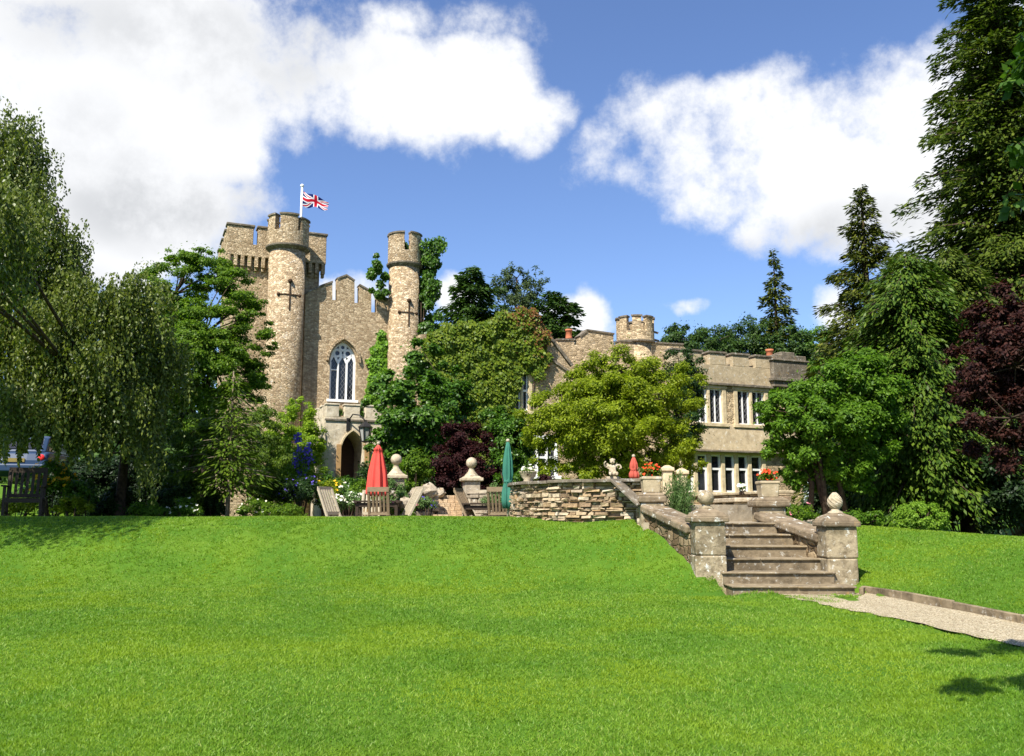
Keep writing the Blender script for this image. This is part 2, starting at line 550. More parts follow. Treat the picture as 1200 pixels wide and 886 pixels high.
def Z(x, y):
    x = np.asarray(x, float); y = np.asarray(y, float)
    zl = Zl(y)
    und = .035 * np.sin(x * .9 + .4) * np.sin(y * .7 + 1) + .02 * np.sin(x * 2.3 + y * 1.1)
    # left bank
    y0 = np.interp(x, [-3, 1.2, 2.4], [12.7, 12.0, 11.05]); y1 = np.interp(x, [-2, .5, 2.2], [15.6, 15.1, 13.95])
    left = zl + (1.505 - zl) * sstep((y - y0) / (y1 - y0))
    back = sstep((y - 16.6) / 1.6) * np.where(x < 0, 1, sstep((.6 - x) / .6))
    left = left - .45 * back + und * np.where(y < 15, 1, .3)
    # right bank
    d, s = pdist(x, y, PATH_R)
    right = zl + np.interp(x, [4.5, 5.8, 7.5, 10], [.78, .77, .64, .5]) * sstep((d - .05) / 3.5) - .3 * sstep((d - 4.0) / 2.5) + und * .5
    right = right + .15 * np.exp(-((x - 4.75) / .5) ** 2 - ((y - 12.1) / .7) ** 2)
    inr = (s > 0) & (x > 4.0) | (x > 4.9) & (y > 11)
    mid = zl
    dl, s2 = pdist(x, y, PATH_L)
    onleft = (s2 <= 0) | (x < 1.5)
    z = np.where(y < 11.45, np.where(onleft, left, np.where(inr, right, mid)),
                 np.where(x < st_l(y) - .12, left, np.where(x > st_r(y) + .22, right, mid - .05)))
    terr = (y >= 13.52) & (x > 1.9) & (x < st_r(13.4) + .3 + (y - 13.2) * .6) & (y < 30)
    z = np.where(terr, np.minimum(1.38, 1.38), z)
    far = sstep((np.hypot(x, y - 20) - 24) / 20)
    drive = 1.3 * sstep((y - 21.5) / 2.5) * sstep((-x - 8.5) / 3) * (1 - sstep((y - 29) / 4))
    return z * (1 - far) + 1.1 * far + drive
def GP(px, Y):
    """ground point under picture column px at depth Y"""
    x = ray(px, 600).x / ray(px, 600).y * Y
    return Vector((x, Y, float(Z(x, Y))))

def lawn_mat():
    t = NT('lawn_green', .8, .2)
    p = t.pos()
    a = t.noise(p, 60, 4, .7)
    b = t.noise(t.mapv(p, (1, 1.15, 1)), 1.1, 5, .62)
    c = t.noise(t.mapv(p, (.9, 1.25, 1)), .5, 5, .6)
    k = t.ramp(a, [(.3, (.042, .100, .005)), (.55, (.070, .155, .007)), (.75, (.105, .205, .010))])
    k = t.mix(t.mr(b, .44, .60, 0, .7), k, (.105, .18, .010))
    k = t.mix(t.mr(c, .47, .60, 0, .6), k, (.040, .115, .005))
    t.col(k)
    t.bump(a, .6, .03)
    return t.m
M_LAWN = lawn_mat()
def axis(f0, f1, st, far):
    mid = list(np.arange(f0, f1, st))
    k = [1, 2.5, 5, 9, 15, 25, 40, 70, 120, 200, far]
    return np.array([f0 - q for q in k[::-1]] + mid + [f1 + q for q in k])
def ground():
    xs = axis(-10, 11, .11, 700); ys = axis(3, 19, .11, 700)
    X, Y = np.meshgrid(xs, ys)
    Zz = Z(X, Y)
    V = np.stack([X, Y, Zz], -1).reshape(-1, 3)
    nx, ny = len(xs), len(ys)
    I = np.arange(nx * ny).reshape(ny, nx)
    F = np.stack([I[:-1, :-1], I[:-1, 1:], I[1:, 1:], I[1:, :-1]], -1).reshape(-1, 4)
    me = bpy.data.meshes.new('lawn')
    me.vertices.add(len(V)); me.vertices.foreach_set('co', V.astype(np.float32).reshape(-1))
    me.loops.add(F.size); me.loops.foreach_set('vertex_index', F.astype(np.int32).reshape(-1))
    me.polygons.add(len(F)); me.polygons.foreach_set('loop_start', np.arange(0, F.size, 4, dtype=np.int32))
    me.polygons.foreach_set('use_smooth', np.ones(len(F), bool))
    me.update(calc_edges=True); me.materials.append(M_LAWN)
    o = bpy.data.objects.new('lawn', me); link(o)
    tag(o, 'mown green lawn rising in a bank to the terrace', 'lawn', kind='structure')
ground()

def path():
    t = NT('path_gravel', .9, .2)
    p = t.pos()
    cell = t.vor(p, 70, 'F1', 1, 'Color')
    sp = t.new('ShaderNodeSeparateColor'); t.l.new(cell, sp.inputs[0])
    k = t.ramp(sp.outputs[0], [(0, (.30, .22, .14)), (.3, (.50, .39, .26)), (.65, (.62, .50, .36)), (1, (.74, .64, .49))])
    d = t.vor(p, 70, 'F1', 1, 'Distance')
    b = t.noise(p, 1.6, 5, .6)
    k = t.mix(t.mr(b, .52, .74, 0, .4), k, (.36, .27, .17))
    k = t.mix(t.mr(d, .45, .8, 0, .7), k, (.14, .105, .07))
    k = t.mix(1.0, k, (1.0, 1.03, .93), 'MULTIPLY')
    t.col(k); t.bump(t.math('SUBTRACT', 1.0, d), 1.0, .02)
    L = [Vector((x, y, Zl(y) + .012)) for x, y in PATH_L]; Rr = [Vector((x, y, Zl(y) + .012)) for x, y in PATH_R]
    Vs, Fs = [], []
    K = 8; seg = 6
    n = 0
    rows = []
    for i in range(len(L) - 1):
        for s in range(seg):
            f = s / seg
            rows.append((L[i].lerp(L[i + 1], f), Rr[i].lerp(Rr[i + 1], f)))
    rows.append((L[-1], Rr[-1]))
    rg = rs(4)
    for a, b in rows:
        w = rg.uniform(-.05, .07)
        a = a + (b - a).normalized() * w
        for j in range(K + 1):
            q = a.lerp(b, j / K)
            Vs.append((q.x, q.y, q.z + .006 * math.sin(j * 2.1 + q.y * 3)))
    mb = MB()
    mb.add(Vs, [(i * (K + 1) + j, i * (K + 1) + j + 1, (i + 1) * (K + 1) + j + 1, (i + 1) * (K + 1) + j) for i in range(len(rows) - 1) for j in range(K)], True)
    o = mb.build('gravel_path', t.m)
    tag(o, 'pale gravel path leading from the steps', 'path', kind='structure')
    # loose pebbles
    pts = []
    for a, b in zip(rows[:-1], rows[1:]):
        pass
    kb = MB()
    for i in range(len(PATH_R) - 1):
        a = Vector((*PATH_R[i], 0)); b = Vector((*PATH_R[i + 1], 0))
        n = max(1, int((b - a).length / .55))
        for j in range(n):
            p0 = a.lerp(b, j / n); p1 = a.lerp(b, (j + .97) / n)
            off = Vector((.02, .05, 0))
            p0 = p0 + off; p1 = p1 + off
            zt = .10 + rg.uniform(-.012, .012)
            p0.z = Zl(p0.y) + zt / 2 - .02; p1.z = Zl(p1.y) + zt / 2 - .02
            kb.bar(p0, p1, .055, zt + .04)
    o = kb.build('path_kerb', M_STEP, bevel=.008)
    tag(o, 'low stone kerb edging the gravel path below the bank', 'kerb', kind='structure')
path()

mb = MB(); mb.prism([(2.06, 13.46), (3.72, 13.46), (5.0, 15.0), (9.5, 26.0), (1.0, 26.0)], 0, 1)
mb = MB(); pts = [(1.95, 13.40), (3.66, 13.42), (5.6, 15.2), (11.5, 29.0), (3.0, 29.0), (3.2, 17.0)]
mb.add([(x, y, 1.449) for x, y in pts] + [(x, y, 1.30) for x, y in pts],
       [tuple(range(6)), tuple(range(11, 5, -1))] + [(i, i + 6, (i + 1) % 6 + 6, (i + 1) % 6) for i in range(6)])
tag(mb.build('terrace', M_PAVE), 'flagged upper terrace at the head of the steps', 'terrace', kind='structure')
mb = MB(); mb.bx((-5.0, 18.3, .9), (.1, 23.6, 1.085))
tag(mb.build('patio', M_PAVE), 'sunken paved patio holding the garden tables', 'patio', kind='structure')

# ------------------------------------------------------------------ castle
CA = R(23); CO = Vector((-6.75, 36.0, 0)); CZ = 1.0
CU = Vector((math.cos(CA), math.sin(CA), 0)); CV = Vector((-math.sin(CA), math.cos(CA), 0))
def CL(px, py, v):
    d = ray(px, py)
    t = (v + CO.dot(CV)) / (d.x * CV.x + d.y * CV.y)
    p = Vector((0, 0, EYE)) + d * t
    q = p - CO
    return q.dot(CU), p.z - CZ
def C2W(u, v, z): return CO + CU * u + CV * v + Vector((0, 0, CZ + z))
castle = thing('castle', 'rambling tan rubble-stone castle with battlemented towers, gabled hall and mullioned wing', 'castle', (CO.x, CO.y, CZ), CA)

def crenel(mb, cp, u0, u1, zb, zt, v0, v1, gaps, cop=.10, over=.05):
    """merlons between the gaps; coping stones into cp"""
    x = u0
    for a, b in gaps + [(u1, u1)]:
        if a - x > .02:
            mb.bx((x, v0, zb), (a, v1, zt)); cp.bx((x - over, v0 - over, zt), (a + over, v1 + over, zt + cop))
        x = b
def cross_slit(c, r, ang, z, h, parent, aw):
    """arrow slit as a raised cross on a round wall, recess shade put into its colour"""
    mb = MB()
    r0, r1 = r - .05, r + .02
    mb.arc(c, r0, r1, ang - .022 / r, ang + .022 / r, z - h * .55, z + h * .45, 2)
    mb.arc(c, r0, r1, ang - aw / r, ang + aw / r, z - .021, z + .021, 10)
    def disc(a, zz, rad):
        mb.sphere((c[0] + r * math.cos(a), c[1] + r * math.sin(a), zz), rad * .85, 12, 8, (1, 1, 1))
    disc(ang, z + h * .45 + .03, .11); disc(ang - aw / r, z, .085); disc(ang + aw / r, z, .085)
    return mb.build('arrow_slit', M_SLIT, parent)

# --- square tower
SV = .8
u0, zt = CL(267, 263, SV); u1 = CL(383, 275, SV)[0]
zb = CL(320, 289, SV)[1]; zc0 = CL(300, 313, SV)[1]; zc1 = CL(300, 301, SV)[1]
uR = CL(379, 330, SV)[0]; DEP = 4.4
mb = MB(); ins = .22
mb.bx((u0 + ins, SV + ins, -1.2), (u1 - ins, SV + DEP - ins, zc1 + .02))
sq_t = mb.build('square_tower', M_CASTLE, castle)
bt = MB(); cp = MB()
def ringwall(z0, z1, w=.45):
    bt.bx((u0, SV, z0), (u1, SV + w, z1)); bt.bx((u0, SV + DEP - w, z0), (u1, SV + DEP, z1))
    bt.bx((u0, SV + w, z0), (u0 + w, SV + DEP - w, z1)); bt.bx((u1 - w, SV + w, z0), (u1, SV + DEP - w, z1))
ringwall(zc1, zb)
bt.bx((u0 + .4, SV + .4, zc1 + .1), (u1 - .4, SV + DEP - .4, zc1 + .4))
ga = [CL(296.5, 290, SV)[0], CL(302, 290, SV)[0]]
gb = [CL(322, 290, SV)[0] + .3, CL(352, 290, SV)[0]]
crenel(bt, cp, u0, u1, zb, zt, SV, SV + .45, [ga, gb])
crenel(bt, cp, u0, u1, zb, zt, SV + DEP - .45, SV + DEP, [(u0 + 1.2, u0 + 1.7), (u0 + 2.6, u0 + 3.1)])
for (uu0, uu1) in ((u0, u0 + .45), (u1 - .45, u1)):
    for (va, vb) in ((.95, 1.75), (2.3, 3.1)):
        bt.bx((uu0, SV + va, zb), (uu1, SV + vb, zt)); cp.bx((uu0 - .05, SV + va - .05, zt), (uu1 + .05, SV + vb + .05, zt + .1))
bt.build('battlement', M_CASTLE, sq_t, bevel=.015); cp.build('coping', M_COPING, sq_t, bevel=.02)
ck = MB()
n = 15
for i in range(n):
    uu = u0 + .10 + (u1 - u0 - .2) * i / (n - 1)
    ck.bx((uu - .075, SV + .0, zc0), (uu + .075, SV + ins + .05, zc1 + .01))
    ck.bx((uu - .06, SV + .1, zc0 - .14), (uu + .06, SV + ins + .05, zc0))
for i in range(n):
    vv = SV + .15 + (DEP - .3) * i / (n - 1)
    ck.bx((u0, vv - .075, zc0), (u0 + ins + .05, vv + .075, zc1 + .01))
ck.build('corbels', M_CASTLE, sq_t, bevel=.015)

# --- round towers
def round_tower(name, px, half_px, v, top_py, bot_py, string_py, drum_half, mer, slit_px, slit_py, slit_h):
    c = CL(px, string_py, v)
    k = (C2W(c[0], v, c[1]) - Vector((0, 0, EYE))).length / FPX / 1.03
    r, rd = half_px * k, drum_half * k
    zt = CL(px, top_py, v - rd)[1]; zs = CL(px, string_py, v - r)[1]; zb = CL(px, bot_py, v - rd)[1]
    ctr = (c[0], v, 0)
    mb = MB()
    mb.lathe(ctr, [(r * 1.04, -1.2), (r * 1.02, zs * .5), (r, zs + .05)], 40)
    t = mb.build(name, M_CASTLE_R, castle)
    s = MB(); s.lathe(ctr, [(r - .05, zs - .13), (r + .02, zs - .12), (rd + .05, zs - .01), (rd + .06, zs + .05), (rd - .02, zs + .09), (r - .05, zs + .10)], 40, False)
    s.build('string_course', M_COPING, t)
    b = MB(); cp = MB()
    b.lathe(ctr, [(rd - .3, zs + .02), (rd, zs + .03), (rd, zb), (rd - .3, zb), (rd - .31, zs + .3), (.05, zs + .3)], 40, False)
    for a0, a1, dz in mer:
        b.arc(ctr, rd - .26, rd, R(a0), R(a1), zb - .01, zt + dz, 8)
        cp.arc(ctr, rd - .31, rd + .045, R(a0 - 2), R(a1 + 2), zt + dz, zt + dz + .07, 8)
    b.build('battlement', M_CASTLE_R, t); cp.build('coping', M_COPING, t)
    # the slit faces the garden
    su = CL(slit_px, slit_py, v - r)[0]
    ang = -math.acos(max(-1, min(1, (su - c[0]) / r)))
    cross_slit(ctr, r + .01, ang, CL(slit_px, slit_py, v - r)[1], slit_h, t, r * .62)
    return ctr, r, rd, zt, zb, zs
# merlon arcs in degrees, -90 faces the garden
RT = round_tower('round_tower', 337.5, 20.3, -.15, 252, 268, 287, 23.5,
                 [(-170, -138, .05), (-122, -72, .05), (-62, -18, -.05), (5, 45, -.1), (65, 105, -.1), (125, 165, 0)], 339.5, 345, 1.15)
TT = round_tower('stair_turret', 474, 18.0, -.15, 272, 292, 307.5, 19.7,
                 [(-175, -108, 0), (-84, -25, .02), (0, 50, -.05), (75, 125, -.05), (145, 170, 0)], 479, 366, 1.05)
fm = MB()
# --- gable hall
def G(px, py): return CL(px, py, 0)
gp = [(358, 345), (370, 338), (376.3, 336), (389.6, 331), (389.6, 351.5), (395.3, 351.5), (395.3, 327.5), (406, 323.2), (415.5, 330), (415.5, 355),
      (421.2, 355), (421.2, 334.5), (435.2, 342.5), (435.2, 366), (441.6, 366), (441.6, 346), (463, 355)]
poly = [G(*p) for p in gp]
poly = [(poly[0][0], -1.2)] + poly + [(poly[-1][0], -1.2)]
mb = MB(); mb.prism(poly, 0, .36)
gable = mb.build('gable_wall', M_CASTLE, castle)
mb = MB(); mb.bx((poly[0][0] + .1, .56, -1.2), (poly[-1][0] - .1, 9.0, G(400, 390)[1]))
mb.prism([(poly[0][0] + .1, G(400, 390)[1] - .01), (poly[-1][0] - .1, G(400, 390)[1] - .01), ((poly[0][0] + poly[-1][0]) / 2, G(400, 376)[1])], .56, 9.0)
mb.build('hall_body', M_CASTLE, castle)
cp = MB()
for a, b in (((357, 345), (376, 336)), ((376.3, 336), (389.6, 331)), ((395.3, 327.5), (406, 323.2)), ((406, 323.2), (415.5, 330)), ((421.2, 334.5), (435.2, 342.5)), ((441.6, 346), (463, 355))):
    a = G(*a); b = G(*b)
    cp.bar((a[0] - .01, .18, a[1] + .035), (b[0] + .01, .18, b[1] + .035), .44, .07)
cp.build('coping', M_COPING, gable)
# slender weathered buttress strip beside the round tower
# arched window
ua, zs = G(385.4, 468); ub = G(416.6, 468)[0]; zspr = G(401, 424)[1]; zap = G(401, 400)[1]; um = (ua + ub) / 2
def pointed(ua, ub, z0, zspr, zap, n=10):
    um = (ua + ub) / 2; pts = [(ua, z0), (ub, z0)]
    Rr = ((zap - zspr) ** 2 + (um - ua) ** 2) / (ub - ua); th = math.atan2(zap - zspr, um - (ub - Rr))
    for i in range(n + 1):
        t = i / n
        pts.append((ub - Rr + Rr * math.cos(t * th), zspr + Rr * math.sin(t * th)))
    for i in range(n - 1, -1, -1):
        t = i / n
        pts.append((ua + Rr - Rr * math.cos(t * th), zspr + Rr * math.sin(t * th)))
    return pts
c1 = MB(); c1.prism(pointed(ua, ub, zs, zspr, zap), -.2, .30)
cut(gable, [c1])
aw = MB(); pp = pointed(ua, ub, zs, zspr, zap)
for i in range(1, len(pp)):
    a, b = pp[i], pp[(i + 1) % len(pp)]
    if a == b or i == len(pp) - 1: continue
    aw.bar((a[0], .20, a[1]), (b[0], .20, b[1]), .12, .09, up=(0, 1, 0))
W = ub - ua
aw.bx((ua + .003, .14, zs), (ua + .085, .26, zspr)); aw.bx((ub - .085, .14, zs), (ub - .003, .26, zspr))
for k in (1, 2): aw.bx((ua + W * k / 3 - .035, .15, zs), (ua + W * k / 3 + .035, .25, zspr + .1))
aw.bx((ua - .10, -.06, zs - .09), (ub + .10, .30, zs + .015))
for k in range(3):          # little pointed heads
    a = ua + W * k / 3; b = ua + W * (k + 1) / 3; m = (a + b) / 2
    for x in (a, b): aw.bar((x, .20, zspr - .02), (m, .20, zspr + .34), .10, .055, up=(0, 1, 0))
def ringbar(cx, cz, r, n=10, w=.05):
    for i in range(n):
        t0, t1 = 2 * PI * i / n, 2 * PI * (i + 1) / n
        aw.bar((cx + r * math.cos(t0), .20, cz + r * math.sin(t0)), (cx + r * math.cos(t1), .20, cz + r * math.sin(t1)), .09, w, up=(0, 1, 0))
H = zap - zspr
ringbar(um - W * .20, zspr + H * .45, W * .135); ringbar(um + W * .20, zspr + H * .45, W * .135); ringbar(um, zspr + H * .74, W * .115)
aw.bar((ua + .02, .2, zspr - .32), (ua + W / 3, .2, zspr - .32), .08, .04)
win = aw.build('arched_window', M_WHITE, castle)
mb = MB(); mb.prism(pointed(ua + .01, ub - .01, zs + .01, zspr, zap - .01), .24, .29); mb.build('glass', M_GLASS, win)
def lattice(u0, u1, z0, z1, v, st, parent, w=.014):
    mb = MB()
    k = u0 - (z1 - z0)
    while k < u1:
        for sgn in (1, -1):
            # line u = k + sgn... clipped to the rectangle
            if sgn > 0: a = (k, z0); b = (k + (z1 - z0) / 1.5, z1)
            else: a = (k + (z1 - z0) / 1.5, z0); b = (k, z1)
            (ax, az), (bx_, bz) = a, b
            t0, t1 = 0.0, 1.0
            for lo in ((u0 - ax) / (bx_ - ax), (u1 - ax) / (bx_ - ax)): pass
            ta, tb = sorted(((u0 - ax) / (bx_ - ax), (u1 - ax) / (bx_ - ax)))
            t0, t1 = max(t0, ta), min(t1, tb)
            if t1 - t0 > .02:
                mb.bar((ax + (bx_ - ax) * t0, v, az + (bz - az) * t0), (ax + (bx_ - ax) * t1, v, az + (bz - az) * t1), .012, w, up=(0, 1, 0))
        k += st
    return mb.build('lead_lattice', M_LEAD, parent)
lattice(ua + .05, ub - .05, zs, zspr + .3, .232, .155, win)
# hood of voussoirs over the arch
hd = MB()
pp2 = pointed(ua - .12, ub + .12, zs, zspr, zap + .13, 8)
for i in range(2, len(pp2) - 1):
    a, b = pp2[i], pp2[i + 1]
    hd.bar((a[0], -.005, a[1]), (a[0] + (b[0] - a[0]) * .92, -.005, a[1] + (b[1] - a[1]) * .92), .09, .22, up=(0, 1, 0))
hd.build('arch_surround', M_CASTLE, win)
# slit window on the square tower, left of the round tower
mb = MB(); a = CL(334, 430, -.15)
# --- porch
PV = -2.6
def Q(px, py): return CL(px, py, PV)
pu0, pz0 = Q(379, 585); pu1 = Q(445, 585)[0]
ztop = Q(412, 475.5)[1]; zcr = Q(412, 489)[1]; zstr = Q(412, 492.5)[1]
mb = MB(); mb.bx((pu0, PV, -1.0), (pu1, -.01, zcr))
mb.prism([(pu0 - .16, -1.0), (pu0 - .02, -1.0), (pu0 - .02, Q(380, 513)[1] + .2), (pu0 - .12, Q(380, 513)[1])], PV - .08, PV + .5)
porch = mb.build('porch', M_PORCH, castle)
da, dz0 = Q(398.3, 590); db = Q(424.6, 590)[0]; dsp = Q(411, 528)[1]; dap = Q(411, 505.5)[1]
c1 = MB(); c1.prism(pointed(da, db, -1.1, dsp, dap), PV - .3, PV + 1.7)
c2 = MB(); c2.bx((da - .15, PV + .35, -1.15), (db + .15, PV + 1.72, dsp))
cut(porch, [c1])
bt = MB(); cp = MB()
g = [(Q(397.5, 480)[0], Q(404, 480)[0]), (Q(422, 480)[0], Q(428.5, 480)[0])]
crenel(bt, cp, pu0, pu1, zcr, ztop, PV, PV + .3, g, .06, .03)
for s in (pu0, pu1 - .3):
    for va, vb in ((.75, 1.3), (1.75, 2.5)):
        bt.bx((s, PV + va, zcr), (s + .3, PV + vb, ztop)); cp.bx((s - .03, PV + va, ztop), (s + .33, PV + vb, ztop + .06))
bt.build('battlement', M_PORCH, porch, bevel=.012); cp.build('coping', M_PORCH, porch, bevel=.01)
mb = MB(); mb.bx((pu0 - .05, PV - .05, zstr - .05), (pu1 + .05, PV - .001, zstr + .03)); mb.bx((pu1 - .001, PV - .05, zstr - .05), (pu1 + .05, -.02, zstr + .03))
mb.build('string_course', M_COPING, porch, bevel=.01)
mb = MB(); pp = pointed(da + .01, db - .01, -1.05, dsp, dap - .01)
mb.prism(pp, PV + 1.55, PV + 1.62); mb.build('inner_door', M_DOORD, porch)
mb = MB()
for (x, s) in ((da, -1), (db, 1)):
    mb.bx((x + (-.20 if s < 0 else .02), PV - .11, -.7), (x + (-.02 if s < 0 else .20), PV - .05, dsp + .22))
mb.bar((db - .02, PV - .03, dsp + .25), (db + .30, PV - .03, dsp - .02), .05, .09, up=(0, 1, 0))
mb.build('door_leaf', M_DOOR, porch, bevel=.01)
hd = MB(); pp2 = pointed(da - .05, db + .05, -1, dsp, dap + .06, 8)
for i in range(2, len(pp2) - 1):
    a, b = pp2[i], pp2[i + 1]
    hd.bar((a[0], PV - .012, a[1]), (b[0], PV - .012, b[1]), .06, .11, up=(0, 1, 0))
hd.build('arch_surround', M_DRESSED, porch)

# --- sash style windows with stone mullions
def window(u0, u1, z0, z1, v, nl, transom, wall, jamb=M_DRESSED, mull=.13, white=.05, bars=True, deep=.30, latt=0.0, jw=.14):
    cm = MB(); cm.bx((u0, v - .3, z0), (u1, v + deep, z1))
    cut(wall, [cm])
    mb = MB(); p = .035
    mb.bx((u0 - jw, v - p, z0 - .0), (u0 + .05, v + .16, z1)); mb.bx((u1 - .05, v - p, z0), (u1 + jw, v + .16, z1))
    mb.bx((u0 - .2, v - p - .01, z1 - .002), (u1 + .2, v + .17, z1 + .17)); mb.bx((u0 - .2, v - p - .05, z0 - .14), (u1 + .2, v + .17, z0 + .002))
    w = (u1 - u0) / nl
    for k in range(1, nl): mb.bx((u0 + w * k - mull / 2, v - p + .01, z0), (u0 + w * k + mull / 2, v + .15, z1))
    o = mb.build('mullioned_window', jamb, castle, bevel=.012)
    sh = MB()
    for k in range(nl):
        a = u0 + w * k + (mull / 2 if k else .05); b = u0 + w * (k + 1) - (mull / 2 if k < nl - 1 else .05)
        sh.bx((a, v + .07, z0 + .003), (a + white, v + .13, z1 - .003)); sh.bx((b - white, v + .07, z0 + .003), (b, v + .13, z1 - .003))
        sh.bx((a + white, v + .07, z0 + .003), (b - white, v + .13, z0 + .003 + white)); sh.bx((a + white, v + .07, z1 - .003 - white), (b - white, v + .13, z1 - .003))
        if bars: sh.bx(((a + b) / 2 - .02, v + .075, z0 + white), ((a + b) / 2 + .02, v + .125, z1 - white))
        for tr in transom:
            zz = z0 + (z1 - z0) * tr
            sh.bx((a + white, v + .068, zz - .045), (b - white, v + .128, zz + .045))
    sh.build('sash', M_WHITE, o)
    g = MB(); g.bx((u0 + .04, v + .135, z0 + .01), (u1 - .04, v + .15, z1 - .01)); g.build('glass', M_GLASS, o)
    if latt: lattice(u0 + .06, u1 - .06, z0 + .02, z1 - .02, v + .128, latt, o, .012)
    return o

# --- creeper range in the middle
MV = -1.5
def Mm(px, py): return CL(px, py, MV)
mp = [(492, 392), (560, 386), (612, 366), (625, 372), (634, 384), (640, 392), (668, 430), (668.5, 436), (806, 440)]
poly = [Mm(*p) for p in mp]; poly = [(poly[0][0], -1.2)] + poly + [(poly[-1][0], -1.2)]
mb = MB(); mb.prism(poly, MV, MV + .6)
mid = mb.build('creeper_range', M_CASTLE, castle)
mb = MB(); a = Mm(495, 470); b = Mm(800, 470); mb.bx((a[0], MV + .61, -1.2), (b[0], MV + 8, Mm(600, 446)[1])); mb.build('range_body', M_CASTLE, castle)
cp = MB(); a, b = Mm(634, 383), Mm(668, 429)
cp.bar((a[0], MV + .3, a[1] + .04), (b[0] + .1, MV + .3, b[1] + .02), .74, .13)
cp.build('coping', M_COPING, mid); cp = MB()
a, b = Mm(638, 416), Mm(668, 437)
cp.bar((a[0], MV - .02, a[1]), (b[0], MV - .02, b[1]), .12, .10)
cp.build('string_course', M_COPING, mid)
a = Mm(602.5, 481); b = Mm(620, 436); window(a[0], b[0], a[1], b[1], MV, 2, [.52], mid, bars=False, mull=.11)
a = Mm(607, 557); b = Mm(652, 515); window(a[0], b[0], a[1], b[1], MV, 4, [.5], mid, M_WHITE, .055, .012, False, latt=.2, jw=.05)
# --- battlemented roof walls behind the yellow tree
BV = 1.5
def B(px, py): return CL(px, py, BV)
bp = [(636, 395), (653, 401), (653, 398.5), (673, 398.5), (673, 404), (680, 404), (680, 395), (688, 387.5), (703, 390), (719, 392), (719, 404), (727, 404), (727, 400), (800, 404), (812, 420), (850, 425)]
poly = [B(*p) for p in bp]; poly = [(poly[0][0], 0)] + poly + [(poly[-1][0], 0)]
mb = MB(); mb.prism(poly, BV, BV + .5); roofw = mb.build('roof_wall', M_WING, castle)
cp = MB()
for a, b in (((653, 398.5), (673, 398.5)), ((680, 395), (688, 387.5)), ((688, 387.5), (719, 392)), ((727, 400), (800, 404))):
    a, b = B(*a), B(*b); cp.bar((a[0] - .03, BV + .25, a[1] + .03), (b[0] + .03, BV + .25, b[1] + .03), .6, .08)
cp.build('coping', M_COPING, roofw)
u, z = B(670, 398); mb = MB(); mb.lathe((u, BV + .3, z + .05), [(.19, 0), (.16, .1), (.14, .4), (.18, .42), (.18, .5), (.12, .5)], 14); mb.build('chimney_pot', M_POT, castle)
u, z = B(655, 398)
# lookout turret
c = CL(744.5, 397, 2.2); k = (C2W(c[0], 2.2, c[1])).length / FPX / 1.03
ctr = (c[0], 2.2, 0); r = 20.5 * k; rd = 22.4 * k; zt = CL(744, 369.5, 2.2 - rd)[1]; zb = CL(744, 386, 2.2 - rd)[1]; zs = CL(744, 397.5, 2.2 - rd)[1]
mb = MB(); mb.lathe(ctr, [(r, 0), (r, zs)], 32); lt = mb.build('lookout_turret', M_WING, castle)
mb = MB(); cp = MB()
mb.lathe(ctr, [(rd - .3, zs - .02), (rd, zs), (rd, zb), (rd - .3, zb), (rd - .3, zs + .2), (.1, zs + .2)], 32, False)
for a0 in range(-180, 180, 45):
    mb.arc(ctr, rd - .26, rd, R(a0 + 6), R(a0 + 33), zb - .01, zt, 5); cp.arc(ctr, rd - .31, rd + .05, R(a0 + 3), R(a0 + 36), zt, zt + .08, 5)
sc2 = MB(); sc2.lathe(ctr, [(r - .1, zs - .12), (rd + .07, zs - .04), (rd + .07, zs + .03), (r - .1, zs + .03)], 32, False); sc2.build('string_course', M_COPING, lt)
mb.build('battlement', M_WING, lt); cp.build('coping', M_COPING, lt)
mb = MB(); u = c[0]
for dz in (.35, .75):
    mb = MB(); mb.bar((u + rd - .05, 2.2 - .2, zb - dz + .5), (u + rd + .22, 2.2 - .3, zb - dz + .42), .09); mb.build('water_spout', M_COPING, lt)

# --- right hand wing
WV = -6.0
def Wp(px, py): return CL(px, py, WV)
wu0 = Wp(790, 500)[0]; wu1 = Wp(938, 500)[0]; zpar = Wp(845, 428)[1]; zmer = Wp(841, 414.6)[1]; zst = Wp(845, 450)[1]
mb = MB(); mb.bx((wu0, WV, -1.2), (wu1, WV + 8, zst))
wing = mb.build('manor_wing', M_WING, castle)
pm = MB(); cp = MB()
sc_ = 22.6
pm.bx((wu0 + .003, WV - .03, zst + .001), (wu1 - .003, WV + .5, zpar)); pm.bx((wu1 - .5, WV + .5, zst + .001), (wu1 - .003, WV + 7.9, zpar))
gaps = []
x = wu0 + .6
ed = [(Wp(822, 420)[0], Wp(831, 420)[0]), (Wp(850, 420)[0], Wp(858, 420)[0]), (Wp(877, 420)[0], Wp(884.5, 420)[0])]
stp = ed[1][0] - ed[0][0]
pre = []
g0 = ed[0]
for k in range(1, 7):
    a = (g0[0] - stp * k, g0[1] - stp * k)
    if a[0] > wu0 + .3: pre.insert(0, a)
allg = pre + ed + [(Wp(904, 420)[0], wu1)]
crenel(pm, cp, wu0, wu1, zpar, zmer, WV - .03, WV + .45, allg, .09, .05)
par = pm.build('parapet', M_APRON, wing, bevel=.015); cp.build('coping', M_COPING, wing, bevel=.015)
mb = MB(); mb.bx((wu0, WV - .14, zst - .08), (wu1 + .1, WV + .0, zst + .035))
mb.build('string_course', M_COPING, wing, bevel=.02)
